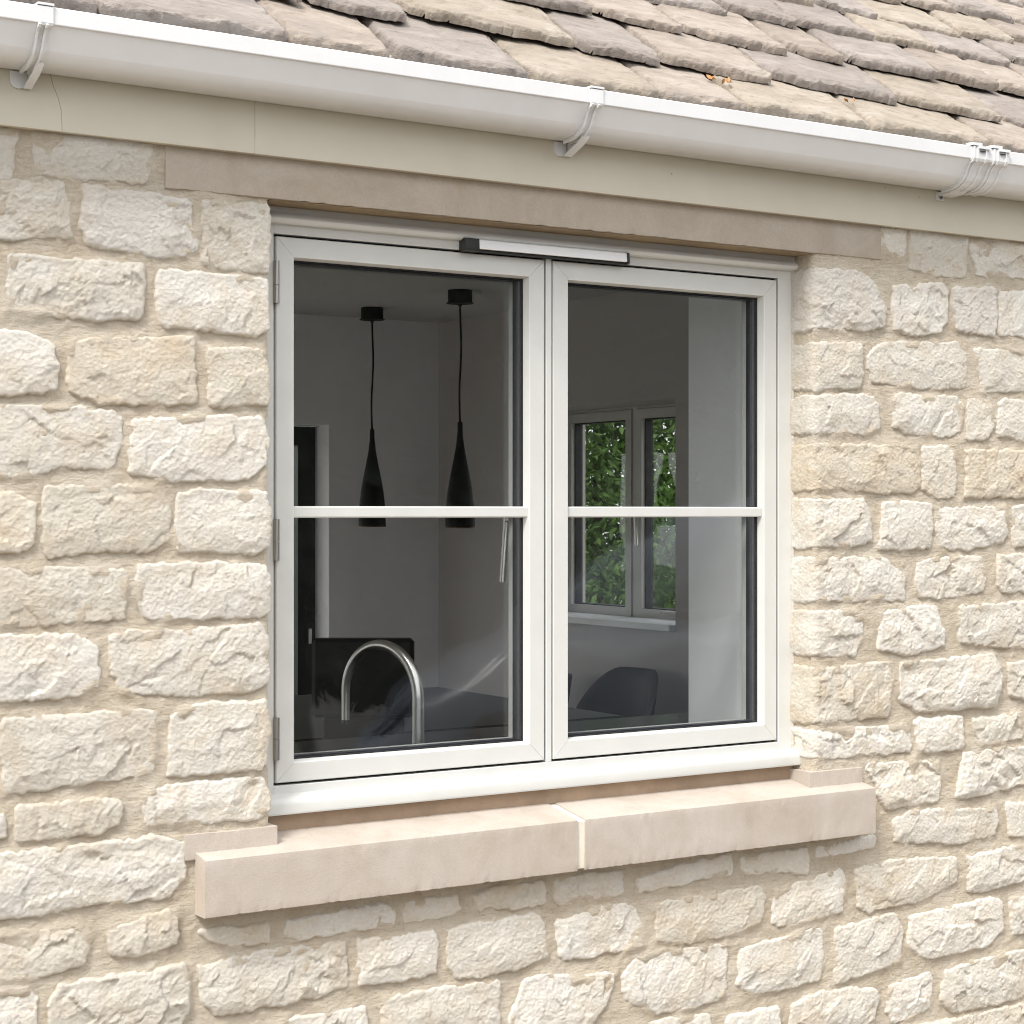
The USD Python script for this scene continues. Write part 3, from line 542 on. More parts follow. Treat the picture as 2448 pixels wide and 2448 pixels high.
def rough_block(profile, x0, x1, seed, step=0.006, amp=0.0006):
    """a sawn stone: an (y,z) outline extruded in x, with slightly uneven faces and chipped arrises."""
    P = list(rounded(profile, 0.0016)); L = []
    for a, b in zip(P, P[1:] + P[:1]):
        n = max(1, int(np.hypot(b[0] - a[0], b[1] - a[1]) / 0.012))
        L += [(a[0] + (b[0] - a[0]) * i / n, a[1] + (b[1] - a[1]) * i / n) for i in range(n)]
    L = np.array(L); c = L.mean(0); xs = np.arange(x0, x1, step); xs = np.r_[xs[xs < x1 - step / 2], x1]; n = len(L)
    X = np.repeat(xs[:, None], n, 1); ar = np.r_[0, np.cumsum(np.hypot(*np.diff(L, axis=0).T))]
    A = np.repeat(ar[None], len(xs), 0)
    q = np.roll(L, -1, 0) - np.roll(L, 1, 0); nrm = np.c_[q[:, 1], -q[:, 0]]; nrm /= np.linalg.norm(nrm, axis=1)[:, None]
    if ((L - c) * nrm).sum() < 0: nrm = -nrm
    turn = np.linalg.norm(np.roll(L, -1, 0) + np.roll(L, 1, 0) - 2 * L, axis=1) / 0.004
    chip = np.maximum(0, pn(X / 0.012, A / 0.02, seed + 3) - 0.30) * np.clip(turn, 0, 1)[None] * 0.0065
    dsp = amp * fb(X, A, 0.05, 3, seed) - chip
    V = np.stack([X, L[None, :, 0] + nrm[None, :, 0] * dsp, L[None, :, 1] + nrm[None, :, 1] * dsp], -1).reshape(-1, 3); F = []
    i, j = np.meshgrid(np.arange(len(xs) - 1), np.arange(n), indexing='ij'); i, j = i.ravel(), j.ravel(); k = (j + 1) % n
    a, b, cc, dd = i * n + j, (i + 1) * n + j, (i + 1) * n + k, i * n + k
    F = np.r_[np.c_[a, b, cc], np.c_[a, cc, dd]]
    e = (len(xs) - 1) * n; V = np.vstack([V, [x0, *c], [x1, *c]]); jj = np.arange(n); kk = (jj + 1) % n
    F = np.r_[F, np.c_[np.full(n, len(V) - 2), jj, kk], np.c_[np.full(n, len(V) - 1), e + kk, e + jj]]
    m = trimesh.Trimesh(V, F, process=False)
    if m.volume < 0: m.invert()
    return m
obj('lintel', rough_block([(-0.0065, 2.177), (0.20, 2.177), (0.20, 2.42), (-0.0065, 2.42)], -0.2464, 1.4896, 5, 0.012), 'lintel_look', wall, smooth=35)
SP = [(-0.05, 0.980), (0.064, 1.000), (0.072, 1.0285), (0.16, 1.0285), (0.16, 0.877), (-0.05, 0.877)]
obj('lintel_underside', bx(OX0 + 0.004, OX1 - 0.004, -0.002, 0.066, 2.1755, 2.1772), 'ochre_brown', wall, smooth=False)  # thin sheet that turns the underside of the lintel brown
sa = obj('sill_stone', rough_block(SP, -0.190, 0.6165, 11), 'sill_look', wall, smooth=35)
sb = obj('sill_stone', rough_block(SP, 0.6355, 1.432, 17), 'sill_look', wall, smooth=35)
obj('sill_joint', rough_block([(-0.0465, 0.977), (0.064, 0.9975), (0.071, 1.025), (0.15, 1.025), (0.15, 0.880), (-0.0465, 0.880)], 0.6165, 0.6355, 23, 0.004, 0.0012), 'joint_look', wall, smooth=35)
ST = [(-0.009, 0.975), (0.12, 0.975), (0.12, 1.022), (-0.009, 1.022)]
obj('stooling', rough_block(ST, -0.2108, -0.029, 29), 'sill_look', sa, smooth=35)
obj('stooling', rough_block(ST, 1.2728, 1.430, 37), 'sill_look', sb, smooth=35)

# ---- eaves: fascia boards, roof of stone tiles
fascia = thing('fascia_board', 'cream painted fascia board along the eaves below the white gutter', 'fascia')
obj('board', bevbox(-2.6, -0.0802, -0.022, 0.006, 2.2527, 2.47, 0.0007), 'fascia_paint', fascia)
obj('board', bevbox(-0.0798, 3.6, -0.022, 0.006, 2.2527, 2.47, 0.0007), 'fascia_paint', fascia)
obj('crack', tube([(-0.4642, -0.0219, 2.3565), (-0.4577, -0.0219, 2.331), (-0.4484, -0.0219, 2.3095), (-0.4428, -0.0219, 2.2874), (-0.4414, -0.0219, 2.2545)], 0.0005, 5), 'dull_brown', fascia)
for hx_, hz_ in ((0.8758, 2.3097), (1.4879, 2.339), (1.5948, 2.3264)):
    obj('nail_hole', prism([(hx_ + 0.0016 * math.cos(t), hz_ + 0.0016 * math.sin(t)) for t in np.linspace(0, 2 * math.pi, 8, endpoint=False)], -0.0224, -0.0215, 'y'), 'dull_brown', fascia)
PITCH = math.radians(40); RY, RZ = -0.07, 2.445
def on_roof(x, s, h):
    return np.stack([x, RY + s * math.cos(PITCH) - h * math.sin(PITCH), RZ + s * math.sin(PITCH) + h * math.cos(PITCH)], -1)
roof = thing('roof', 'pitched roof of overlapping tan and grey stone tiles above the gutter', 'roof')
a = on_roof(np.array([-2.6, 3.6, 3.6, -2.6] * 2, float), np.array([-0.0, -0.0, 4.6, 4.6] * 2, float), np.array([-0.075] * 4 + [-0.028] * 4, float))
obj('rafter_board', bx(-5.2, -2.6, -0.03, 3.4, 2.45, 2.5), 'underlay', roof, smooth=False)
obj('deck', trimesh.convex.convex_hull(a), 'underlay', roof, smooth=False)
TILES = [
  [(-1.577, 0.009, -1.298, 0.001), (-1.294, 0.003, -1.004, 0.015), (-1.000, 0.014, -0.682, 0.015), (-0.678, 0.005, -0.393, 0.013), (-0.389, 0.007, -0.031, 0.012), (-0.027, 0.009, 0.190, 0.012), (0.194, 0.013, 0.494, 0.005), (0.498, 0.004, 0.820, 0.016), (0.824, 0.008, 1.052, 0.007), (1.056, 0.018, 1.409, 0.011), (1.413, 0.016, 1.794, 0.011), (1.798, 0.012, 2.098, 0.014), (2.102, 0.018, 2.403, 0.018), (2.407, 0.020, 2.651, 0.009), (2.655, 0.021, 2.963, 0.002), (2.967, 0.007, 3.179, 0.019), (3.183, 0.016, 3.432, 0.006)],
  [(-1.575, 0.189, -1.258, 0.184), (-1.254, 0.183, -0.919, 0.169), (-0.915, 0.188, -0.624, 0.183), (-0.620, 0.181, -0.342, 0.184), (-0.338, 0.176, -0.071, 0.173), (-0.067, 0.219, 0.065, 0.185), (0.069, 0.176, 0.289, 0.168), (0.293, 0.206, 0.695, 0.182), (0.699, 0.175, 0.915, 0.167), (0.919, 0.184, 1.219, 0.162), (1.223, 0.193, 1.614, 0.166), (1.618, 0.177, 1.958, 0.165), (1.962, 0.170, 2.320, 0.153), (2.324, 0.184, 2.588, 0.170), (2.592, 0.181, 2.888, 0.172), (2.892, 0.187, 3.096, 0.186), (3.100, 0.186, 3.306, 0.174), (3.310, 0.174, 3.524, 0.181)],
  [(-1.370, 0.354, -1.117, 0.342), (-1.113, 0.342, -0.833, 0.343), (-0.829, 0.348, -0.493, 0.341), (-0.489, 0.363, -0.170, 0.349), (-0.166, 0.357, 0.037, 0.346), (0.041, 0.342, 0.359, 0.351), (0.363, 0.380, 0.578, 0.364), (0.582, 0.364, 0.834, 0.360), (0.838, 0.366, 1.072, 0.342), (1.076, 0.351, 1.372, 0.326), (1.376, 0.359, 1.561, 0.337), (1.565, 0.345, 1.872, 0.335), (1.876, 0.352, 2.092, 0.341), (2.096, 0.355, 2.277, 0.331), (2.281, 0.360, 2.483, 0.345), (2.487, 0.361, 2.798, 0.347), (2.802, 0.352, 3.053, 0.352), (3.057, 0.353, 3.324, 0.351), (3.328, 0.352, 3.637, 0.348)],
  [(-1.429, 0.526, -1.139, 0.508), (-1.135, 0.505, -0.836, 0.504), (-0.832, 0.513, -0.540, 0.517), (-0.536, 0.519, -0.332, 0.512), (-0.328, 0.519, -0.129, 0.516), (-0.125, 0.514, 0.072, 0.515), (0.076, 0.516, 0.409, 0.514), (0.413, 0.510, 0.710, 0.509), (0.714, 0.508, 0.973, 0.512), (0.977, 0.511, 1.301, 0.504), (1.305, 0.527, 1.516, 0.496), (1.520, 0.521, 1.775, 0.508), (1.779, 0.521, 2.005, 0.513), (2.009, 0.528, 2.281, 0.511), (2.285, 0.533, 2.521, 0.518), (2.525, 0.518, 2.776, 0.509), (2.780, 0.512, 3.020, 0.510), (3.024, 0.512, 3.291, 0.511), (3.295, 0.506, 3.584, 0.514)],
  [(-1.578, 0.673, -1.269, 0.673), (-1.265, 0.663, -0.951, 0.663), (-0.947, 0.663, -0.677, 0.673), (-0.673, 0.664, -0.414, 0.659), (-0.410, 0.673, -0.167, 0.675), (-0.163, 0.678, 0.095, 0.660), (0.099, 0.666, 0.340, 0.674), (0.344, 0.674, 0.601, 0.659), (0.605, 0.664, 0.913, 0.661), (0.917, 0.666, 1.216, 0.661), (1.220, 0.656, 1.471, 0.661), (1.475, 0.663, 1.685, 0.662), (1.689, 0.670, 1.902, 0.658), (1.906, 0.665, 2.209, 0.655), (2.213, 0.676, 2.422, 0.669), (2.426, 0.702, 2.675, 0.690), (2.679, 0.662, 2.917, 0.663), (2.921, 0.665, 3.212, 0.664), (3.216, 0.668, 3.462, 0.665)],
  [(-1.556, 0.826, -1.286, 0.834), (-1.282, 0.824, -1.062, 0.828), (-1.058, 0.817, -0.781, 0.830), (-0.777, 0.837, -0.452, 0.833), (-0.448, 0.837, -0.246, 0.829), (-0.242, 0.823, 0.037, 0.831), (0.041, 0.822, 0.284, 0.816), (0.288, 0.828, 0.577, 0.821), (0.581, 0.833, 0.808, 0.832), (0.812, 0.838, 1.069, 0.834), (1.073, 0.836, 1.401, 0.835), (1.405, 0.820, 1.730, 0.815), (1.734, 0.828, 1.985, 0.826), (1.989, 0.827, 2.119, 0.822), (2.123, 0.826, 2.319, 0.813), (2.323, 0.834, 2.556, 0.828), (2.560, 0.837, 2.762, 0.826), (2.766, 0.825, 3.035, 0.820), (3.039, 0.827, 3.339, 0.831), (3.343, 0.821, 3.581, 0.826)],
  [(-1.362, 0.993, -1.114, 0.994), (-1.110, 0.982, -0.860, 0.982), (-0.856, 0.992, -0.643, 0.992), (-0.639, 0.984, -0.392, 0.985), (-0.388, 0.994, -0.143, 0.990), (-0.139, 0.987, 0.127, 0.984), (0.131, 0.999, 0.463, 0.980), (0.467, 0.983, 0.681, 0.979), (0.685, 0.980, 0.990, 0.979), (0.994, 0.989, 1.264, 0.987), (1.268, 0.986, 1.471, 0.983), (1.475, 0.994, 1.672, 0.995), (1.676, 0.998, 2.001, 0.994), (2.005, 0.984, 2.315, 0.994), (2.319, 0.997, 2.553, 1.008), (2.557, 1.009, 2.722, 0.969), (2.726, 0.998, 2.968, 0.990), (2.972, 0.988, 3.220, 0.988), (3.224, 0.989, 3.504, 0.992)],
  [(-1.415, 1.143, -1.218, 1.153), (-1.214, 1.142, -0.939, 1.150), (-0.935, 1.155, -0.628, 1.153), (-0.624, 1.155, -0.315, 1.156), (-0.311, 1.150, -0.078, 1.140), (-0.074, 1.160, 0.175, 1.154), (0.179, 1.159, 0.434, 1.157), (0.438, 1.142, 0.731, 1.146), (0.735, 1.145, 0.996, 1.149), (1.000, 1.150, 1.250, 1.140), (1.254, 1.142, 1.455, 1.140), (1.459, 1.144, 1.761, 1.138), (1.765, 1.143, 2.062, 1.155), (2.066, 1.158, 2.343, 1.157), (2.347, 1.158, 2.612, 1.139), (2.616, 1.151, 2.904, 1.152), (2.908, 1.156, 3.117, 1.157), (3.121, 1.147, 3.325, 1.149), (3.329, 1.145, 3.624, 1.142)],
  [(-1.437, 1.311, -1.112, 1.307), (-1.108, 1.302, -0.891, 1.313), (-0.887, 1.314, -0.624, 1.316), (-0.620, 1.315, -0.318, 1.308), (-0.314, 1.304, -0.013, 1.312), (-0.009, 1.321, 0.257, 1.306), (0.261, 1.309, 0.506, 1.300), (0.510, 1.308, 0.761, 1.306), (0.765, 1.314, 0.996, 1.313), (1.000, 1.310, 1.250, 1.300), (1.254, 1.304, 1.536, 1.303), (1.540, 1.313, 1.760, 1.304), (1.764, 1.315, 1.988, 1.317), (1.992, 1.316, 2.224, 1.306), (2.228, 1.313, 2.526, 1.303), (2.530, 1.301, 2.752, 1.308), (2.756, 1.304, 2.998, 1.305), (3.002, 1.317, 3.237, 1.301), (3.241, 1.311, 3.556, 1.310)],
  [(-1.526, 1.479, -1.294, 1.464), (-1.290, 1.479, -0.996, 1.476), (-0.992, 1.466, -0.769, 1.462), (-0.765, 1.479, -0.435, 1.463), (-0.431, 1.476, -0.202, 1.472), (-0.198, 1.470, 0.133, 1.463), (0.137, 1.469, 0.452, 1.473), (0.456, 1.471, 0.730, 1.472), (0.734, 1.478, 0.996, 1.474), (1.000, 1.470, 1.250, 1.460), (1.254, 1.476, 1.501, 1.460), (1.505, 1.478, 1.712, 1.464), (1.716, 1.473, 1.955, 1.472), (1.959, 1.467, 2.156, 1.467), (2.160, 1.465, 2.414, 1.470), (2.418, 1.469, 2.728, 1.469), (2.732, 1.466, 2.943, 1.471), (2.947, 1.480, 3.156, 1.476), (3.160, 1.481, 3.368, 1.465), (3.372, 1.477, 3.661, 1.464)],
]
def tile_mesh(x0, s0, x1, s1, seed, step, slope, first=False, second=False):
    rs = np.random.default_rng(seed); L = 0.30; w = x1 - x0; lift = -0.004 if first else rs.uniform(0.004, 0.009) - 0.005 * second; th = rs.uniform(0.018, 0.026); sk = rs.uniform(-0.006, 0.006)
    top = [(x1 + sk - 0.002, (s0 + s1) / 2 + L), (x0 + sk + 0.002, (s0 + s1) / 2 + L)]
    cl, cr = rs.uniform(0.018, 0.065), rs.uniform(0.008, 0.022)
    bot = [(x0 + 0.001, s0 + cl * 1.1), (x0 + cl * 0.35, s0 + cl * 0.35), (x0 + cl, s0 + 0.002), (x0 + w * 0.4, s0 + (s1 - s0) * 0.4 + rs.uniform(-0.004, 0.004)),
           (x0 + w * 0.75, s0 + (s1 - s0) * 0.75 + rs.uniform(-0.004, 0.004)), (x1 - cr, s1), (x1 - cr * 0.2, s1 + cr * 0.4), (x1 - 0.001, s1 + cr * 1.6)]
    poly = rounded(bot + top, 0.006); P = np.array(poly); m = 0.008
    xs = np.arange(P[:, 0].min() - m, P[:, 0].max() + m, step); ss = np.arange(P[:, 1].min() - m, P[:, 1].max(), step)
    X, S = np.meshgrid(xs, ss, indexing='ij')
    d = sdf(poly, X, S) + 0.0048 * fb(X, S, 0.05, 2, seed) + 0.0030 * fb(X, S, 0.016, 2, seed + 3, 0.7)
    lay = 0.5 + 0.5 * pn(X / 0.045, S / 0.02, seed + 4)
    rim = np.clip(d / (0.003 + 0.007 * lay), 0, 1)
    h = th * (0.40 + 0.60 * np.sqrt(np.maximum(1 - (1 - rim) ** 2, 0)))
    h = h - 0.0022 * np.clip(4 * pn(X / 0.06, d / 0.009, seed + 8), 0, 1) * np.clip((0.020 - d) / 0.004, 0, 1) * (d > 0)
    w1 = 0.010 + 0.013 * pn(X / 0.06, S / 0.2, seed + 14) + 0.004 * pn(X / 0.018, S / 0.05, seed + 15); w2 = w1 * 2.1 + 0.004 * pn(X / 0.03, S / 0.1, seed + 16) - 0.006
    h = h - 0.0036 * np.clip((w1 - d) / 0.003, 0, 1) - 0.0018 * np.clip((w2 - d) / 0.003, 0, 1)
    h = h + 0.0030 * fb(X, S, 0.12, 2, seed + 6) + 0.0012 * np.maximum(0, ridge(X * 0.5, S * 1.3, 0.05, 2, seed + 9)) * 0.6 + 0.0006 * fb(X, S, 0.016, 2, seed + 10)
    # the broken lower edge stops clear of the tile beneath: outer vertices are drawn in to one even rim
    gx, gs = np.gradient(d, step, step); gl = np.maximum(np.hypot(gx, gs), 0.4); dm = -0.0004 if not first else -0.004; over = np.clip(dm - d, 0, step * 1.6)
    keep = d > dm - step * 1.45
    X0, S0 = X, S; X = X + gx / gl * over; S = S + gs / gl * over; d = np.maximum(d, dm)
    h = np.where(d < 0, h + d * 6.5, h) + lift
    h = h - slope * (S - min(s0, s1)) + rs.uniform(-0.002, 0.003) + rs.normal(0, 0.006) * (X - (x0 + x1) / 2)
    u, F = grid_faces(keep)
    V = on_roof(X.ravel(), S.ravel(), h.ravel())[u]
    m = trimesh.Trimesh(V, F, process=False)
    return m
TL = ('roof_stone_tan', 'roof_stone_tan', 'roof_stone_grey', 'roof_stone_grey', 'roof_stone_gold')
rr = random.Random(21); ts = 0
for course, row in enumerate(TILES):
    for (x0, s0, x1, s1) in row:
        seen = s0 < 1.12 and x1 > -0.5 and x0 < 2.9
        obj('tile', tile_mesh(x0, s0, x1, s1, 500 + 17 * ts, 0.0042 if seen else 0.009, 0.115, course == 0, course == 1), rr.choice(TL), roof, smooth=True); ts += 1

# ---- gutter
gutter = thing('gutter', 'white plastic ogee gutter fixed along the fascia below the roof tiles', 'gutter')
GP = [(-0.1385, 2.4312), (-0.1400, 2.4300), (-0.1400, 2.4038), (-0.1392, 2.4026), (-0.1345, 2.4016), (-0.1280, 2.3970), (-0.1220, 2.3900), (-0.1172, 2.3815), (-0.1130, 2.3735), (-0.1080, 2.3662), (-0.1020, 2.3600),
      (-0.0930, 2.3540), (-0.0820, 2.3495), (-0.0700, 2.3472), (-0.0450, 2.3465), (-0.0290, 2.3467), (-0.0245, 2.3490), (-0.0240, 2.4250)]
def offset_line(P, d):
    P = np.array(P); q = np.gradient(P, axis=0); n = np.c_[-q[:, 1], q[:, 0]]; n /= np.linalg.norm(n, axis=1)[:, None]
    return P + n * d                                   # d > 0: towards the inside of the trough
def shell(P, t0, t1): return [tuple(p) for p in offset_line(P, t0)] + [tuple(p) for p in offset_line(P, t1)[::-1]]
lip = [(-0.1385, 2.4312), (-0.1330, 2.4312), (-0.1330, 2.4290), (-0.1380, 2.4285)]
obj('channel', [prism(shell(GP, 0.0, 0.0022), -2.5, 3.5), prism(lip, -2.5, 3.5)], 'gutter_plastic', gutter, smooth=25)
STR = GP[1:15]
def bracket(x0, x1):
    b = [prism(shell(STR, -0.0035, -0.0002), x0 + 0.0002, x1 - 0.0002)]
    for a in (x0, x1 - 0.0050 - (x1 - x0) * 0.3):
        b.append(prism(shell(STR[1:], -0.0085, -0.0033), a, a + 0.0042))
    b.append(bx(x0 - 0.001, x1 + 0.001, -0.1445, -0.126, 2.4318, 2.4358))
    b.append(prism([(-0.0930, 2.3528), (-0.0700, 2.3440), (-0.0235, 2.3440), (-0.0235, 2.3180), (-0.0300, 2.3172), (-0.0390, 2.3205), (-0.0760, 2.3345), (-0.0920, 2.3445)], x1 - 0.0048, x1))
    b.append(prism([(-0.0940, 2.3480), (-0.0920, 2.3440), (-0.0760, 2.3340), (-0.0390, 2.3200), (-0.0300, 2.3165), (-0.0300, 2.3190), (-0.0390, 2.3230), (-0.0760, 2.3370), (-0.0920, 2.3480)], x0 + 0.012, x1 + 0.001))
    xm = (x0 + x1) / 2 - 0.008; hw = 0.0145
    pl = [(xm - hw, 2.345), (xm - hw, 2.328)] + [(xm + hw * math.cos(t), 2.328 - 0.0115 * math.sin(-t)) for t in np.linspace(math.pi, 2 * math.pi, 9)[1:-1]] + [(xm + hw, 2.328), (xm + hw, 2.345)]
    b.append(prism(pl, -0.0262, -0.0222, 'y'))
    return b
obj('bracket', bracket(-0.5235, -0.4985), 'gutter_plastic', gutter)
obj('bracket', bracket(0.5836, 0.6130), 'gutter_plastic', gutter)
uni = obj('union_joint', [prism(shell(STR, -0.0030, -0.0002), 1.640, 1.757), prism([(-0.0930, 2.3515), (-0.0700, 2.3435), (-0.0235, 2.3435), (-0.0235, 2.3340), (-0.060, 2.3370)], 1.655, 1.700),
                          bx(1.649, 1.672, -0.0255, -0.0222, 2.324, 2.345)], 'gutter_plastic', gutter)
for a in (1.6418, 1.7070):
    w = 0.0512
    c = [prism(shell(STR, -0.0052, -0.0031), a, a + w)]
    for e in (a, a + 0.0115, a + w - 0.013):
        c.append(prism(shell(STR, -0.0078, -0.0050), e, e + 0.0042))
    c += [bx(a - 0.004, a + w * 0.52, -0.148, -0.126, 2.4318, 2.4385), bx(a + w * 0.3, a + w, -0.150, -0.141, 2.4255, 2.4318)]
    cl = obj('clip', c, 'gutter_plastic', uni)
    obj('slot', bx(a + 0.021, a + 0.036, -0.1492, -0.1466, 2.4190, 2.4212), 'black_plastic', gutter)
def disc(cx, cz, y0, y1, r, n=20):
    return prism([(cx + r * math.cos(t), cz + r * math.sin(t)) for t in np.linspace(0, 2 * math.pi, n, endpoint=False)], y0, y1, 'y')
obj('screw', disc(1.661, 2.3320, -0.0285, -0.0256, 0.0050), 'hinge_steel', gutter)
obj('screw_slot', disc(1.661, 2.3320, -0.0292, -0.0284, 0.0019, 8), 'black_plastic', gutter)

# ---- the house's inside as far as it shows through the glass
HY0, HY1, HX0, HX1, FZ, CZ = 0.34, 4.506, -4.6, 2.98, 0.13, 2.5
obj('interior_floor', bx(HX0, HX1 + 0.35, 0.34, HY1 + 0.35, -0.1, FZ), 'floor_oak', kind='structure', smooth=False)
obj('interior_ceiling', bx(HX0 - 0.3, HX1 + 0.35, 0.40, HY1 + 0.35, CZ, CZ + 0.04), 'ceiling_paint', kind='structure', smooth=False)
DX0, DX1, DZ1 = -2.2, 2.395, 2.0
obj('interior_wall', [bx(HX0 - 0.3, DX0, HY1, HY1 + 0.3, -0.1, CZ), bx(DX1, HX1 + 0.35, HY1, HY1 + 0.3, -0.1, CZ), bx(DX0, DX1, HY1, HY1 + 0.3, DZ1, CZ)], 'plaster', kind='structure', smooth=False)
WY0, WY1, WZ0, WZ1 = 2.676, 3.79, 1.130, 2.048
obj('interior_wall', [bx(HX1, HX1 + 0.35, 0.34, WY0, FZ, CZ), bx(HX1, HX1 + 0.35, WY1, HY1, FZ, CZ), bx(HX1, HX1 + 0.35, WY0, WY1, FZ, WZ0), bx(HX1, HX1 + 0.35, WY0, WY1, WZ1, CZ)], 'wall_shaded', kind='structure', smooth=False)
obj('interior_wall', [bx(HX0 - 0.3, HX0, 0.455, 0.9, -0.1, CZ), bx(HX0 - 0.3, HX0, 4.1, HY1, -0.1, CZ), bx(HX0 - 0.3, HX0, 0.9, 4.1, 2.35, CZ)], 'plaster', kind='structure', smooth=False)  # unseen end wall, opening added to let more light onto room and reveal
obj('window_reveal', [bx(OX1 + 0.002, OX1 + 0.0095, 0.138, 0.448, 1.05, 2.184), bx(OX0 - 0.0095, OX0 - 0.002, 0.138, 0.448, 1.05, 2.184), bx(OX0 - 0.002, OX1 + 0.002, 0.2, 0.448, 2.176, 2.184)], 'reveal_paint', kind='structure', smooth=False)

# ================================================================== THE WINDOW
win = thing('casement_window', 'pale sage double casement window with glazing bars set in the stone wall', 'window', ((OX0 + OX1) / 2, YF, 1.03))
frame = obj('frame', [bevbox(-0.062, 0.0, YF, 0.137, 1.040, 2.177, 0.0012), bevbox(1.2465, 1.312, YF, 0.137, 1.040, 2.177, 0.0012), bevbox(0.0, 1.2465, YF, 0.137, 2.1255, 2.177, 0.0012),
                      bevbox(0.0, 1.2465, YF + 0.0, 0.137, 1.040, 1.0830, 0.0012), bevbox(0.6184, 0.6318, YF, 0.137, 1.083, 2.1255, 0.0012)], 'window_paint', win)
obj('gasket', [bx(0.0, 0.6184, 0.080, 0.0835, 1.083, 2.1255), bx(0.6318, 1.2465, 0.0802, 0.0837, 1.083, 2.1255)][:0] + 
    [b for x0, x1 in ((0.0, 0.6184), (0.6318, 1.2465)) for b in (bx(x0, x0 + 0.012, 0.082, 0.130, 1.083, 2.1255), bx(x1 - 0.012, x1, 0.082, 0.130, 1.083, 2.1255), bx(x0 + 0.012, x1 - 0.012, 0.082, 0.130, 1.083, 1.095), bx(x0 + 0.012, x1 - 0.012, 0.082, 0.130, 2.1135, 2.1255))],
    'gasket_rubber', frame, smooth=False)
obj('head_drip', prism([(0.0672, 2.1435), (0.0580, 2.1440), (0.0510, 2.1475), (0.0480, 2.1530), (0.0500, 2.1590), (0.0560, 2.1630), (0.0600, 2.1680), (0.0620, 2.1765), (0.0672, 2.1765)], -0.050, 1.2935), 'window_paint', win, smooth=40)
obj('sill_trim', prism([(0.0672, 1.0672), (0.0560, 1.0655), (0.0470, 1.0625), (0.0420, 1.0570), (0.0400, 1.0500), (0.0398, 1.0345), (0.0420, 1.0315), (0.0672, 1.0312)], -0.0440, 1.2905), 'window_paint', win, smooth=40)
PR = [(0.0, 0.082), (0.0, 0.0692), (0.0016, YF), (0.0355, YF), (0.0372, 0.0682), (0.0402, 0.0860), (0.0402, 0.0875), (0.008, 0.0880)]
PI = [(0.012, 0.118), (0.0415, 0.118), (0.0440, 0.130), (0.0440, 0.1365), (0.012, 0.1365)]
def member(p, q, inward, prof, gap):
    """a mitred rail: prof (inset, y) swept from corner p to corner q, each end cut at 45 degrees."""
    p, q = np.array(p), np.array(q); t = (q - p) / np.linalg.norm(q - p); n = np.array(inward); V = []
    for e, s in ((p, 1), (q, -1)):
        for ins, y in prof:
            w = e + n * ins + t * s * (ins + gap); V.append((w[0], y, w[1]))
    k = len(prof); F = []
    for i in range(k):
        j = (i + 1) % k; F += [(i, j, k + j), (i, k + j, k + i)]
    tri = trimesh.creation.triangulate_polygon(Polygon(prof), engine='earcut')[1] if Polygon(prof).is_valid else []
    m0 = {tuple(np.round(c, 6)): i for i, c in enumerate(prof)}
    vv, ff = trimesh.creation.triangulate_polygon(Polygon(prof), engine='earcut')
    idx = [m0[tuple(np.round(c, 6))] for c in vv]
    for f in ff: F += [(idx[f[0]], idx[f[1]], idx[f[2]]), (k + idx[f[2]], k + idx[f[1]], k + idx[f[0]])]
    m = trimesh.Trimesh(np.array(V), np.array(F), process=False); m.fix_normals(); return m
def ring(x0, x1, z0, z1, prof, gap=0.0):
    return [member((x0, z0), (x0, z1), (1, 0), prof, gap), member((x1, z0), (x1, z1), (-1, 0), prof, gap), member((x0, z0), (x1, z0), (0, 1), prof, gap), member((x0, z1), (x1, z1), (0, -1), prof, gap)]
def casement(x0, x1, z0, z1, handed):
    c = obj('casement', ring(x0, x1, z0, z1, PR, 0.00035), 'window_paint', win, smooth=20)
    obj('inner_bead', ring(x0, x1, z0, z1, PI), 'window_paint', c, smooth=20)
    i = 0.0385; X0, X1, Z0, Z1 = x0 + i, x1 - i, z0 + i, z1 - i
    SPC = [(i - 0.001, 0.0922), (0.0452, 0.0922), (0.0452, 0.1128), (0.0425, 0.1135), (0.0425, 0.1295), (i - 0.001, 0.1295)]
    obj('spacer', ring(x0, x1, z0, z1, SPC), 'spacer_black', c, smooth=False)
    obj('glazing_gasket', ring(x0, x1, z0, z1, [(0.0395, 0.0868), (0.0432, 0.0868), (0.0432, 0.0878), (0.0395, 0.0878)]), 'gasket_rubber', c, smooth=False)
    obj('pane', bx(X0, X1, 0.0880, 0.0920, Z0, Z1), 'pane_glass', c, smooth=False)
    obj('pane', bx(X0, X1, 0.1130, 0.1170, Z0, Z1), 'pane_glass', c, smooth=False)
    zc = 1.600
    bar = [(0.0878, zc - 0.0112), (0.0760, zc - 0.0110), (0.0730, zc - 0.0085), (0.0730, zc + 0.0085), (0.0760, zc + 0.0110), (0.0878, zc + 0.0112)]
    obj('glazing_bar', [prism(bar, x0 + 0.0385, x1 - 0.0385)], 'window_paint', c, smooth=20)
    obj('glazing_bar', [bx(x0 + 0.0435, x1 - 0.0435, 0.1172, 0.1270, zc - 0.0105, zc + 0.0105)], 'window_paint', c, smooth=20)
    return c
c1 = casement(0.0050, 0.6140, 1.0880, 2.1205, 'left')
c2 = casement(0.6362, 1.2417, 1.0880, 2.1205, 'right')
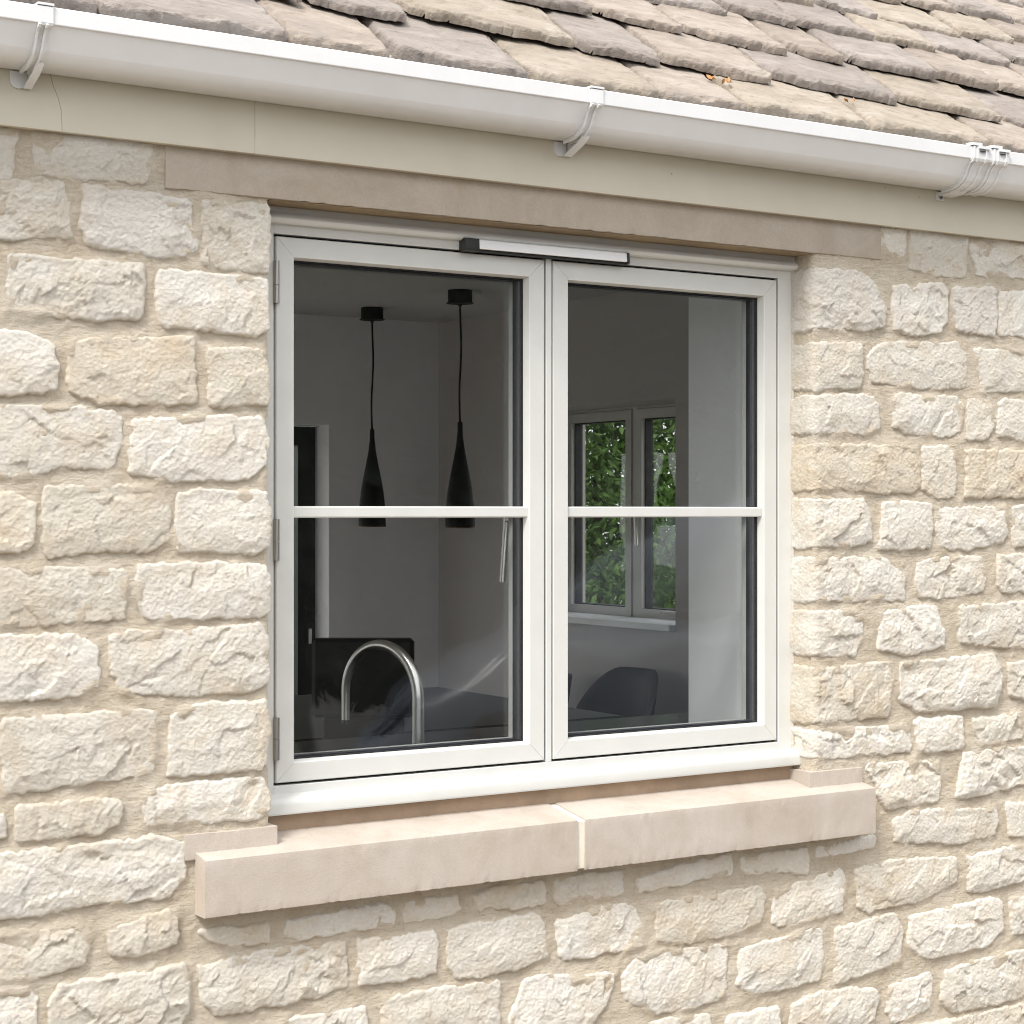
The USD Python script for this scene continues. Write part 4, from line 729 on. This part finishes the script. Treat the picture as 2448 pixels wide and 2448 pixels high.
# the left casement's lever handle, inside
hx, hz = 0.597, 1.590
obj('handle', [tube([(hx, 0.137, hz - 0.005), (hx, 0.180, hz - 0.005)], 0.008, 14), tube([(0.5985, 0.184, 1.600), (0.5970, 0.184, 1.585), (0.5885, 0.186, 1.452)], [0.0068, 0.0072, 0.0074], 16), bevbox(hx - 0.013, hx + 0.013, 0.1366, 0.145, hz - 0.035, hz + 0.035, 0.003)], 'brushed_steel', c1)
for z0, zm, z1 in ((1.9930, 2.0280, 2.0740), (1.5080, 1.5440, 1.5870), (1.1320, 1.1730, 1.2130)):
    h = obj('hinge', [bx(-0.0005, 0.0050, 0.0655, 0.082, z0, z1), tube([(0.0040, 0.0635, z0), (0.0040, 0.0635, z1)], 0.0035, 10)], 'hinge_steel', win)
    obj('knuckle', tube([(0.0040, 0.0630, z0 + 0.0006), (0.0040, 0.0630, zm - 0.0006)], 0.0062, 14), 'hinge_steel', h)
    obj('knuckle', tube([(0.0040, 0.0630, zm + 0.0006), (0.0040, 0.0630, z1 - 0.0006)], 0.0062, 14), 'hinge_steel', h)
v0, v1 = 0.408, 0.8135
tv = obj('trickle_vent', [bx(v0 + 0.002, v1 - 0.002, 0.0500, YF - 0.0002, 2.1225, 2.1470)], 'black_plastic', win)
obj('cover', prism([(0.0500, 2.1468), (0.0462, 2.1468), (0.0440, 2.1450), (0.0425, 2.1290), (0.0440, 2.1275), (0.0500, 2.1275)], v0 + 0.033, v1 - 0.006), 'white_metal', tv, smooth=40)
cap = [(YF - 0.0002, 2.1475), (0.0455, 2.1475), (0.0425, 2.1455), (0.0412, 2.1275), (0.0430, 2.1225), (YF - 0.0002, 2.1215)]
obj('end_cap', prism(cap, v0, v0 + 0.0328), 'black_plastic', tv); obj('end_cap', prism(cap, v1 - 0.0058, v1), 'black_plastic', tv)
obj('sill_packer', bx(OX0 + 0.006, OX1 - 0.006, 0.0600, 0.0665, 0.9990, 1.0305), 'dull_brown', win, smooth=False)  # plain brown strip below the sill trim
obj('sealant', [tube([(1.3045 - 0.0165, 0.0665, 1.045), (1.288, 0.066, 1.4), (1.2885, 0.066, 1.8), (1.288, 0.066, 2.165)], [0.004, 0.005, 0.004, 0.004], 8)], 'limestone_pale', win)

# ================================================================== INSIDE
obj('worktop', [bx(OX0 - 0.0015, OX1 + 0.0015, 0.1375, 0.451, 1.020, 1.050), bx(-1.2, 2.3, 0.451, 0.90, 1.020, 1.050)], 'granite', smooth=False, label='black granite worktop running under the window behind the tap', cat='worktop')
cab = thing('kitchen_cabinet', 'dark base cabinets below the black worktop inside the window', 'cabinet', (0.5, 0.6, FZ))
for i in range(5):
    obj('cabinet_door', bevbox(-1.19 + i * 0.69, -0.51 + i * 0.69, 0.84, 0.86, FZ + 0.1, 1.015, 0.002), 'table_top', cab)
obj('carcass', bx(-1.2, 2.3, 0.455, 0.838, FZ, 1.018), 'table_top', cab, smooth=False)
# tap
tap = thing('kitchen_tap', 'brushed steel swan neck tap behind the left pane', 'tap', (0.419, 0.25, 1.05))
b0, b1 = np.array([0.419, 0.250]), np.array([0.359, 0.461]); cen = (b0 + b1) / 2; rad = np.linalg.norm(b1 - b0) / 2; di = (b1 - b0) / (2 * rad)
P = [(*b0, 1.052), (*b0, 1.15)] + [(*(cen - di * rad * math.cos(t)), 1.210 + rad * 0.98 * math.sin(t)) for t in np.linspace(0.0, math.pi, 26)] + [(*b1, 1.18), (*b1, 1.143)]
R = [0.0128] * 2 + list(np.linspace(0.0126, 0.0092, 26)) + [0.0088, 0.0088]
obj('spout', tube(P, R, 24), 'brushed_steel', tap, smooth=50)
obj('base', lathe([(0.0001, 1.062), (0.024, 1.062), (0.026, 1.060), (0.026, 1.050)], *b0), 'brushed_steel', tap)
obj('nozzle', lathe([(0.0001, 1.150), (0.0088, 1.150), (0.0092, 1.147), (0.0092, 1.142), (0.006, 1.142)], *b1, 20), 'gasket_rubber', tap)
# pendants
def pendant(px, py, label):
    t = thing('pendant_lamp', label, 'lamp', (px, py, 2.5), 'black pendant lamps over the table')
    obj('ceiling_rose', lathe([(0.0001, 2.5), (0.049, 2.5), (0.049, 2.452), (0.056, 2.449), (0.056, 2.4465), (0.008, 2.4455), (0.007, 2.435), (0.0001, 2.435)], px, py), 'lamp_black', t, smooth=40)
    zz = np.linspace(2.44, 1.96, 24)
    obj('cord', tube([(px + 0.006 * math.sin((2.44 - z) * 11) * math.sin((2.44 - z) / 0.48 * math.pi), py, z) for z in zz], 0.0042, 8), 'lamp_black', t, smooth=True)
    pr = [(0.0001, 1.966), (0.0098, 1.966), (0.0104, 1.960), (0.0108, 1.925), (0.0165, 1.870), (0.0275, 1.810), (0.040, 1.750), (0.0505, 1.690), (0.0565, 1.635), (0.0600, 1.575), (0.0610, 1.536)]
    s = obj('shade', lathe(pr + [(0.0590, 1.536), (0.0575, 1.60), (0.048, 1.69), (0.02, 1.84), (0.0001, 1.86)], px, py), 'lamp_black', t, smooth=50)
    obj('rim', lathe([(0.0612, 1.5395), (0.0614, 1.5345), (0.0588, 1.5345)], px, py), 'copper', s, smooth=40)
pendant(2.400, 4.100, 'black bottle shaped pendant lamp, the left one, farther from the glass')
pendant(2.392, 3.339, 'black bottle shaped pendant lamp nearer the mullion, hanging slightly higher in view')
# table
tbl = thing('dining_table', 'dark dining table with a plain top inside the room', 'table', (1.75, 2.83, FZ))
obj('table_top', bevbox(1.05, 2.372, 2.19, 3.48, 0.850, 0.880, 0.003), 'table_top', tbl)
for x in (1.12, 2.30):
    for y in (2.26, 3.41): obj('leg', bevbox(x - 0.035, x + 0.035, y - 0.035, y + 0.035, FZ, 0.850, 0.003), 'table_top', tbl)
# the square chair
sq = thing('dining_chair', 'black leather square backed chair behind the tap', 'chair', (1.25, 1.95, FZ))
bk = prism([(1.995, 1.02), (2.04, 1.02), (2.085, 1.195), (2.07, 1.203), (2.040, 1.203), (2.028, 1.19)], 1.075, 1.435)
ang = math.radians(-33)
def turn(m, c=(1.255, 2.05), a=ang):
    m = m.copy(); m.apply_translation((-c[0], -c[1], 0)); m.apply_transform(trimesh.transformations.rotation_matrix(a, (0, 0, 1))); m.apply_translation((c[0], c[1], 0)); return m
obj('backrest', turn(trimesh.util.concatenate([bevbox(1.095, 1.415, 2.02, 2.085, 0.955, 1.203, 0.012)])), 'black_leather', sq)
obj('back_frame', turn(bevbox(1.13, 1.385, 2.03, 2.075, 0.70, 0.953, 0.006)), 'black_leather', sq)
obj('seat', turn(bevbox(1.06, 1.45, 1.66, 2.07, 0.66, 0.74, 0.02)), 'black_leather', sq)
for x in (1.09, 1.42):
    for y in (1.69, 2.04): obj('leg', turn(bevbox(x - 0.018, x + 0.018, y - 0.018, y + 0.018, FZ, 0.66, 0.003)), 'lamp_black', sq)
# tub chairs
def tub(cx, cy, face, label, top=0.985):
    t = thing('tub_chair', label, 'chair', (cx, cy, FZ), 'tub chairs at the dining table')
    ca, sa_ = math.cos(face), math.sin(face); V = []; n, mrows = 33, 12
    for s, off in ((0, 0.0), (1, -0.028)):
        for i, a in enumerate(np.linspace(-1.9, 1.9, n)):
            tz = top - 0.34 * max(0, (abs(a) - 0.45) / 1.45) ** 1.7 
            for j in range(mrows):
                f = j / (mrows - 1); z = 0.50 + (tz - 0.50) * f
                r = 0.165 + 0.030 * f + off * (1 - 0.35 * (f > 0.95)); lean = 0.03 * f
                lx, ly = -(r * math.cos(a) + lean), 1.1 * r * math.sin(a)
                V.append((cx + ca * lx - sa_ * ly, cy + sa_ * lx + ca * ly, z - (0.012 if f > 0.95 and s else 0)))
    V = np.array(V); F = []; o = n * mrows
    for i in range(n - 1):
        for j in range(mrows - 1):
            a, b, c, d = i * mrows + j, (i + 1) * mrows + j, (i + 1) * mrows + j + 1, i * mrows + j + 1
            F += [(a, b, c), (a, c, d), (o + a, o + c, o + b), (o + a, o + d, o + c)]
        a, b = i * mrows + mrows - 1, (i + 1) * mrows + mrows - 1; F += [(a, b, o + b), (a, o + b, o + a)]
        a, b = i * mrows, (i + 1) * mrows; F += [(a, o + b, b), (a, o + a, o + b)]
    for e in (0, n - 1):
        for j in range(mrows - 1):
            a, d = e * mrows + j, e * mrows + j + 1; F += [(a, d, o + d), (a, o + d, o + a)]
    m = trimesh.Trimesh(V, np.array(F), process=False); m.fix_normals()
    obj('shell', m, 'black_leather', t, smooth=50)
    ring_ = [(cx + 0.165 * math.cos(k), cy + 0.165 * math.sin(k)) for k in np.linspace(0, 2 * math.pi, 24, endpoint=False)]
    obj('seat', prism(ring_, 0.535, 0.60, 'z'), 'black_leather', t)
    for k in range(4):
        a = face + math.pi / 4 + k * math.pi / 2
        obj('leg', tube([(cx + 0.15 * math.cos(a), cy + 0.15 * math.sin(a), 0.54), (cx + 0.22 * math.cos(a), cy + 0.22 * math.sin(a), FZ)], [0.014, 0.010], 8), 'lamp_black', t)
tub(2.66, 2.74, math.pi + 0.12, 'black tub chair behind the right pane at the end of the table')
tub(2.643, 3.295, 2.57, 'black tub chair mostly hidden by the meeting stiles', 0.93)
# the far window in the right hand wall
fw = thing('far_window', 'grey inner casement window across the room looking on to the hedge', 'window', (3.2, 3.2, 1.1))
FY0, FY1, FZ0, FZ1, FM0, FM1 = 2.64, 3.765, 1.114, 2.072, 3.211, 3.241
def yz_ring(y0, y1, z0, z1, w, x0, x1): return [bx(x0, x1, y0, y0 + w, z0, z1), bx(x0, x1, y1 - w, y1, z0, z1), bx(x0, x1, y0 + w, y1 - w, z0, z0 + w), bx(x0, x1, y0 + w, y1 - w, z1 - w, z1)]
obj('frame', yz_ring(FY0, FY1, FZ0, FZ1, 0.035, 3.19, 3.26) + [bx(3.19, 3.26, FM0, FM1, FZ0 + 0.035, FZ1 - 0.035)], 'inner_frame', fw, smooth=False)
for y0, y1 in ((FY0 + 0.037, FM0 - 0.002), (FM1 + 0.002, FY1 - 0.037)):
    c = obj('casement', yz_ring(y0, y1, FZ0 + 0.038, FZ1 - 0.038, 0.040, 3.182, 3.235), 'inner_frame', fw, smooth=False)
    obj('gasket', yz_ring(y0 + 0.039, y1 - 0.039, FZ0 + 0.077, FZ1 - 0.077, 0.006, 3.20, 3.24), 'gasket_rubber', c, smooth=False)
    obj('pane', bx(3.215, 3.219, y0 + 0.037, y1 - 0.037, FZ0 + 0.075, FZ1 - 0.075), 'pane_glass', c, smooth=False)
    obj('handle', tube([(3.165, FM0 - 0.02 if y0 < 3 else FM1 + 0.025, 1.60), (3.160, FM0 - 0.035 if y0 < 3 else FM1 + 0.015, 1.46)], 0.007, 10), 'brushed_steel', c) if y0 < 3 else None
obj('window_board', bevbox(HX1 - 0.03, 3.19, WY0 + 0.002, WY1 - 0.002, 1.130, 1.156, 0.003), 'white_metal', fw)
obj('stay', [tube([(3.172, 2.70, 1.185), (3.172, 3.02, 1.185)], 0.006, 8), tube([(3.172, 2.86, 1.185), (3.16, 2.86, 1.165), (3.172, 2.86, 1.155)], 0.005, 8)], 'brushed_steel', fw)
# glazed doors in the back wall
dr = thing('glazed_doors', 'black framed glazed garden doors in the back wall of the room', 'door', (1.0, 4.62, FZ))
def xz_ring(x0, x1, z0, z1, w, y0, y1): return [bx(x0, x0 + w, y0, y1, z0, z1), bx(x1 - w, x1, y0, y1, z0, z1), bx(x0 + w, x1 - w, y0, y1, z0, z0 + w), bx(x0 + w, x1 - w, y0, y1, z1 - w, z1)]
wd = (DX1 - DX0 - 0.02) / 4
for k in range(4):
    a = DX0 + 0.01 + k * wd
    l = obj('door_leaf', xz_ring(a + 0.002, a + wd - 0.002, FZ + 0.005, DZ1 - 0.005, 0.088, 4.622, 4.672), 'door_black', dr, smooth=False)
    obj('pane', bx(a + 0.085, a + wd - 0.085, 4.645, 4.649, FZ + 0.08, DZ1 - 0.08), 'pane_glass', l, smooth=False)
obj('lock', [bx(2.345, 2.362, 4.612, 4.622, 0.99, 1.06)], 'brushed_steel', dr)

# ================================================================== GARDEN
def foliage(n, lo, hi, seed, size, bumps=0.5):
    r = np.random.default_rng(seed); c = r.uniform(lo, hi, (n * 3, 3)); lo, hi = np.array(lo), np.array(hi)
    mid, half = (lo + hi) / 2, (hi - lo) / 2
    e = np.abs((c - mid) / half).max(1)
    lump = pn(c[:, 0] / 0.7 + c[:, 1], c[:, 2] / 0.7, seed) * bumps
    dens = pn(c[:, 0] / 0.35, c[:, 2] / 0.35 + c[:, 1] / 0.5, seed + 2)
    c = c[(e < 0.85 + lump * 0.4) & (dens > -0.55)][:n]; n = len(c)
    d = r.normal(size=(n, 3)); d /= np.linalg.norm(d, axis=1)[:, None]; d[:, 2] -= 0.35
    u = np.cross(d, r.normal(size=(n, 3))); u /= np.linalg.norm(u, axis=1)[:, None]; d /= np.linalg.norm(d, axis=1)[:, None]
    s = size * r.uniform(0.6, 1.3, (n, 1))
    tip, a, b, base = c + d * s, c + u * s * 0.35, c - u * s * 0.35, c - d * s * 0.8
    V = np.stack([base, a, tip, b], 1).reshape(-1, 3); i = np.arange(n)[:, None] * 4
    F = np.r_[i + [0, 1, 2], i + [0, 2, 3]]
    return trimesh.Trimesh(V, F, process=False)
def hedge(name, label, lo, hi, n, seed, size, look, step):
    t = thing(name, label, 'hedge', ((lo[0] + hi[0]) / 2, (lo[1] + hi[1]) / 2, 0))
    f = obj('foliage', foliage(n, lo, hi, seed, size), look, t, smooth=False, kind='stuff'); r = random.Random(seed)
    x = lo[0] + 0.4
    while x < hi[0] - 0.2:
        y = (lo[1] + hi[1]) / 2 + r.uniform(-0.2, 0.2); h = hi[2] * r.uniform(0.75, 0.95)
        obj('stem', tube([(x, y, -0.05), (x + r.uniform(-.1, .1), y, h * 0.4), (x + r.uniform(-.3, .3), y + r.uniform(-.2, .2), h)], [0.06, 0.045, 0.012], 8), 'bark', t)
        x += step
hedge('garden_hedge', 'tall green garden hedge seen through the far window', (1.8, 6.4, 0.05), (8.2, 8.0, 3.8), 120000, 3, 0.040, 'leaf_green', 0.9)
hedge('yard_hedge', 'very high dark hedge across the yard reflected in the panes', (1.6, -7.9, 0.0), (10.5, -6.0, 5.0), 70000, 8, 0.13, 'leaf_dark', 1.7)

# a parked car on the lawn edge, seen only as a dim reflection in the panes
paint('car_blue', (0.085, 0.10, 0.125), 0.25)
plain('car_glass', (0.02, 0.022, 0.025), 0.05)
plain('tyre', (0.02, 0.02, 0.02), 0.8)
plain('rim_metal', (0.5, 0.5, 0.5), 0.3, 1.0)
car = thing('parked_car', 'blue grey parked car seen only as a faint reflection in the panes', 'car', (4.84, -3.95, 0))
CA = math.atan2(-0.54, -0.84)
def put(m):
    m = m.copy(); m.apply_transform(trimesh.transformations.rotation_matrix(CA, (0, 0, 1))); m.apply_translation((4.84, -3.95, 0)); return m
def loft(st):
    """st: list of cross sections (x, [(y, z), ...]); joined by their skins, ends closed."""
    V, F, n = [], [], len(st[0][1])
    for x, c in st: V += [(x, y, z) for y, z in c]
    for i in range(len(st) - 1):
        for j in range(n):
            k = (j + 1) % n; F += [(i * n + j, (i + 1) * n + j, (i + 1) * n + k), (i * n + j, (i + 1) * n + k, i * n + k)]
    for i, e in ((0, 1), (len(st) - 1, -1)):
        c = len(V); V.append(tuple(np.mean(V[i * n:i * n + n], 0)))
        for j in range(n): F.append((c, i * n + j, i * n + (j + 1) % n)[::e])
    m = trimesh.Trimesh(np.array(V, float), np.array(F), process=False); m.fix_normals(); return m
def sec(w, z0, z1, r=0.09): return [(-w + r, z0), (w - r, z0), (w, z0 + r), (w, z1 - r * 1.6), (w - r * 1.2, z1), (-w + r * 1.2, z1), (-w, z1 - r * 1.6), (-w, z0 + r)]
body = loft([(2.20, sec(0.70, 0.30, 0.44, 0.05)), (2.05, sec(0.80, 0.26, 0.60)), (1.62, sec(0.88, 0.22, 0.90)), (1.41, sec(0.90, 0.21, 1.03)), (1.0, sec(0.91, 0.20, 1.06)), (0.2, sec(0.92, 0.20, 1.10)), (-1.2, sec(0.92, 0.20, 1.12)), (-2.0, sec(0.88, 0.24, 1.10)), (-2.2, sec(0.78, 0.36, 1.02))])
cab_ = loft([(1.44, sec(0.80, 0.98, 1.03, 0.02)), (1.05, sec(0.77, 1.0, 1.33, 0.06)), (0.60, sec(0.73, 1.02, 1.60, 0.10)), (0.20, sec(0.70, 1.02, 1.67, 0.10)), (-0.6, sec(0.68, 1.02, 1.67, 0.10)), (-1.5, sec(0.68, 1.02, 1.62, 0.10)), (-2.05, sec(0.76, 1.02, 1.12, 0.03))])
b_ = obj('body', put(body), 'car_blue', car, smooth=40)
obj('cabin', put(cab_), 'car_blue', car, smooth=40)
for q_ in ([(1.36, -0.72, 1.10), (1.36, 0.72, 1.10), (0.68, 0.62, 1.56), (0.68, -0.62, 1.56)],):
    a_ = np.array(q_); n_ = np.cross(a_[1] - a_[0], a_[2] - a_[0]); n_ /= np.linalg.norm(n_); n_ = n_ if n_[2] > 0 else -n_
    obj('windscreen', put(trimesh.convex.convex_hull(np.r_[a_ + n_ * 0.035, a_ - n_ * 0.02])), 'car_glass', car)
for sy in (-1, 1):
    for x0, x1, x2, x3 in ((0.75, -0.40, -0.40, 0.20), (-0.46, -1.75, -1.35, -0.46)):
        a_ = np.array([(x0, sy * 0.835, 1.14), (x1, sy * 0.845, 1.14), (x2, sy * 0.735, 1.54), (x3, sy * 0.735, 1.54)])
        obj('side_window', put(trimesh.convex.convex_hull(np.r_[a_, a_ - [0, sy * 0.06, 0]])), 'car_glass', car)
    for wx in (1.38, -1.38):
        def wheel(r0, r1, y0, y1):
            m = lathe([(0.0001, y1), (r0, y1), (r1, y1 - 0.02), (r1, y0 + 0.02), (r0, y0), (0.0001, y0)], 0, 0, 28); m.apply_transform(trimesh.transformations.rotation_matrix(math.pi / 2, (1, 0, 0))); m.apply_translation((wx, sy * 0.83 + 0.1, 0.33)); return put(m)
        w_ = obj('wheel', wheel(0.30, 0.33, 0.0, 0.2), 'tyre', car, smooth=40)
        obj('rim', wheel(0.19, 0.21, -0.006, 0.206), 'rim_metal', w_, smooth=40)
    obj('headlight', put(trimesh.convex.convex_hull(np.array([(2.08, sy * 0.52, 0.56), (2.08, sy * 0.74, 0.56), (1.86, sy * 0.82, 0.72), (1.86, sy * 0.56, 0.74), (1.95, sy * 0.6, 0.5)]))), 'car_glass', car)

# scraps on the roof
def scrap(x, s_, label, seed):
    r = np.random.default_rng(seed); p = on_roof(np.array([x]), np.array([s_]), np.array([0.012]))[0]
    t = thing('dry_leaf', label, 'leaf', p, 'dry leaf scraps on the roof'); ms = []
    for i in range(3):
        c = p + r.normal(0, 0.006, 3) * [1.6, 1, 0.3]; d = r.normal(size=3); d /= np.linalg.norm(d); u = np.cross(d, r.normal(size=3)); u /= np.linalg.norm(u); n_ = np.cross(d, u)
        q_ = np.array([c - d * 0.011, c + u * 0.004, c + d * 0.011, c - u * 0.004]); ms.append(trimesh.convex.convex_hull(np.r_[q_ + n_ * 0.0006, q_ - n_ * 0.0006]))
    obj('scrap', ms, 'debris', t, smooth=False)
scrap(1.020, 0.133, 'orange dry leaf scrap under a roof tile edge, left of the pair', 1)
scrap(1.060, 0.129, 'smaller orange dry leaf scrap just right of another on the roof', 2)
scrap(1.398, 0.128, 'pale dry leaf scrap on the bottom tile row toward the right', 3)
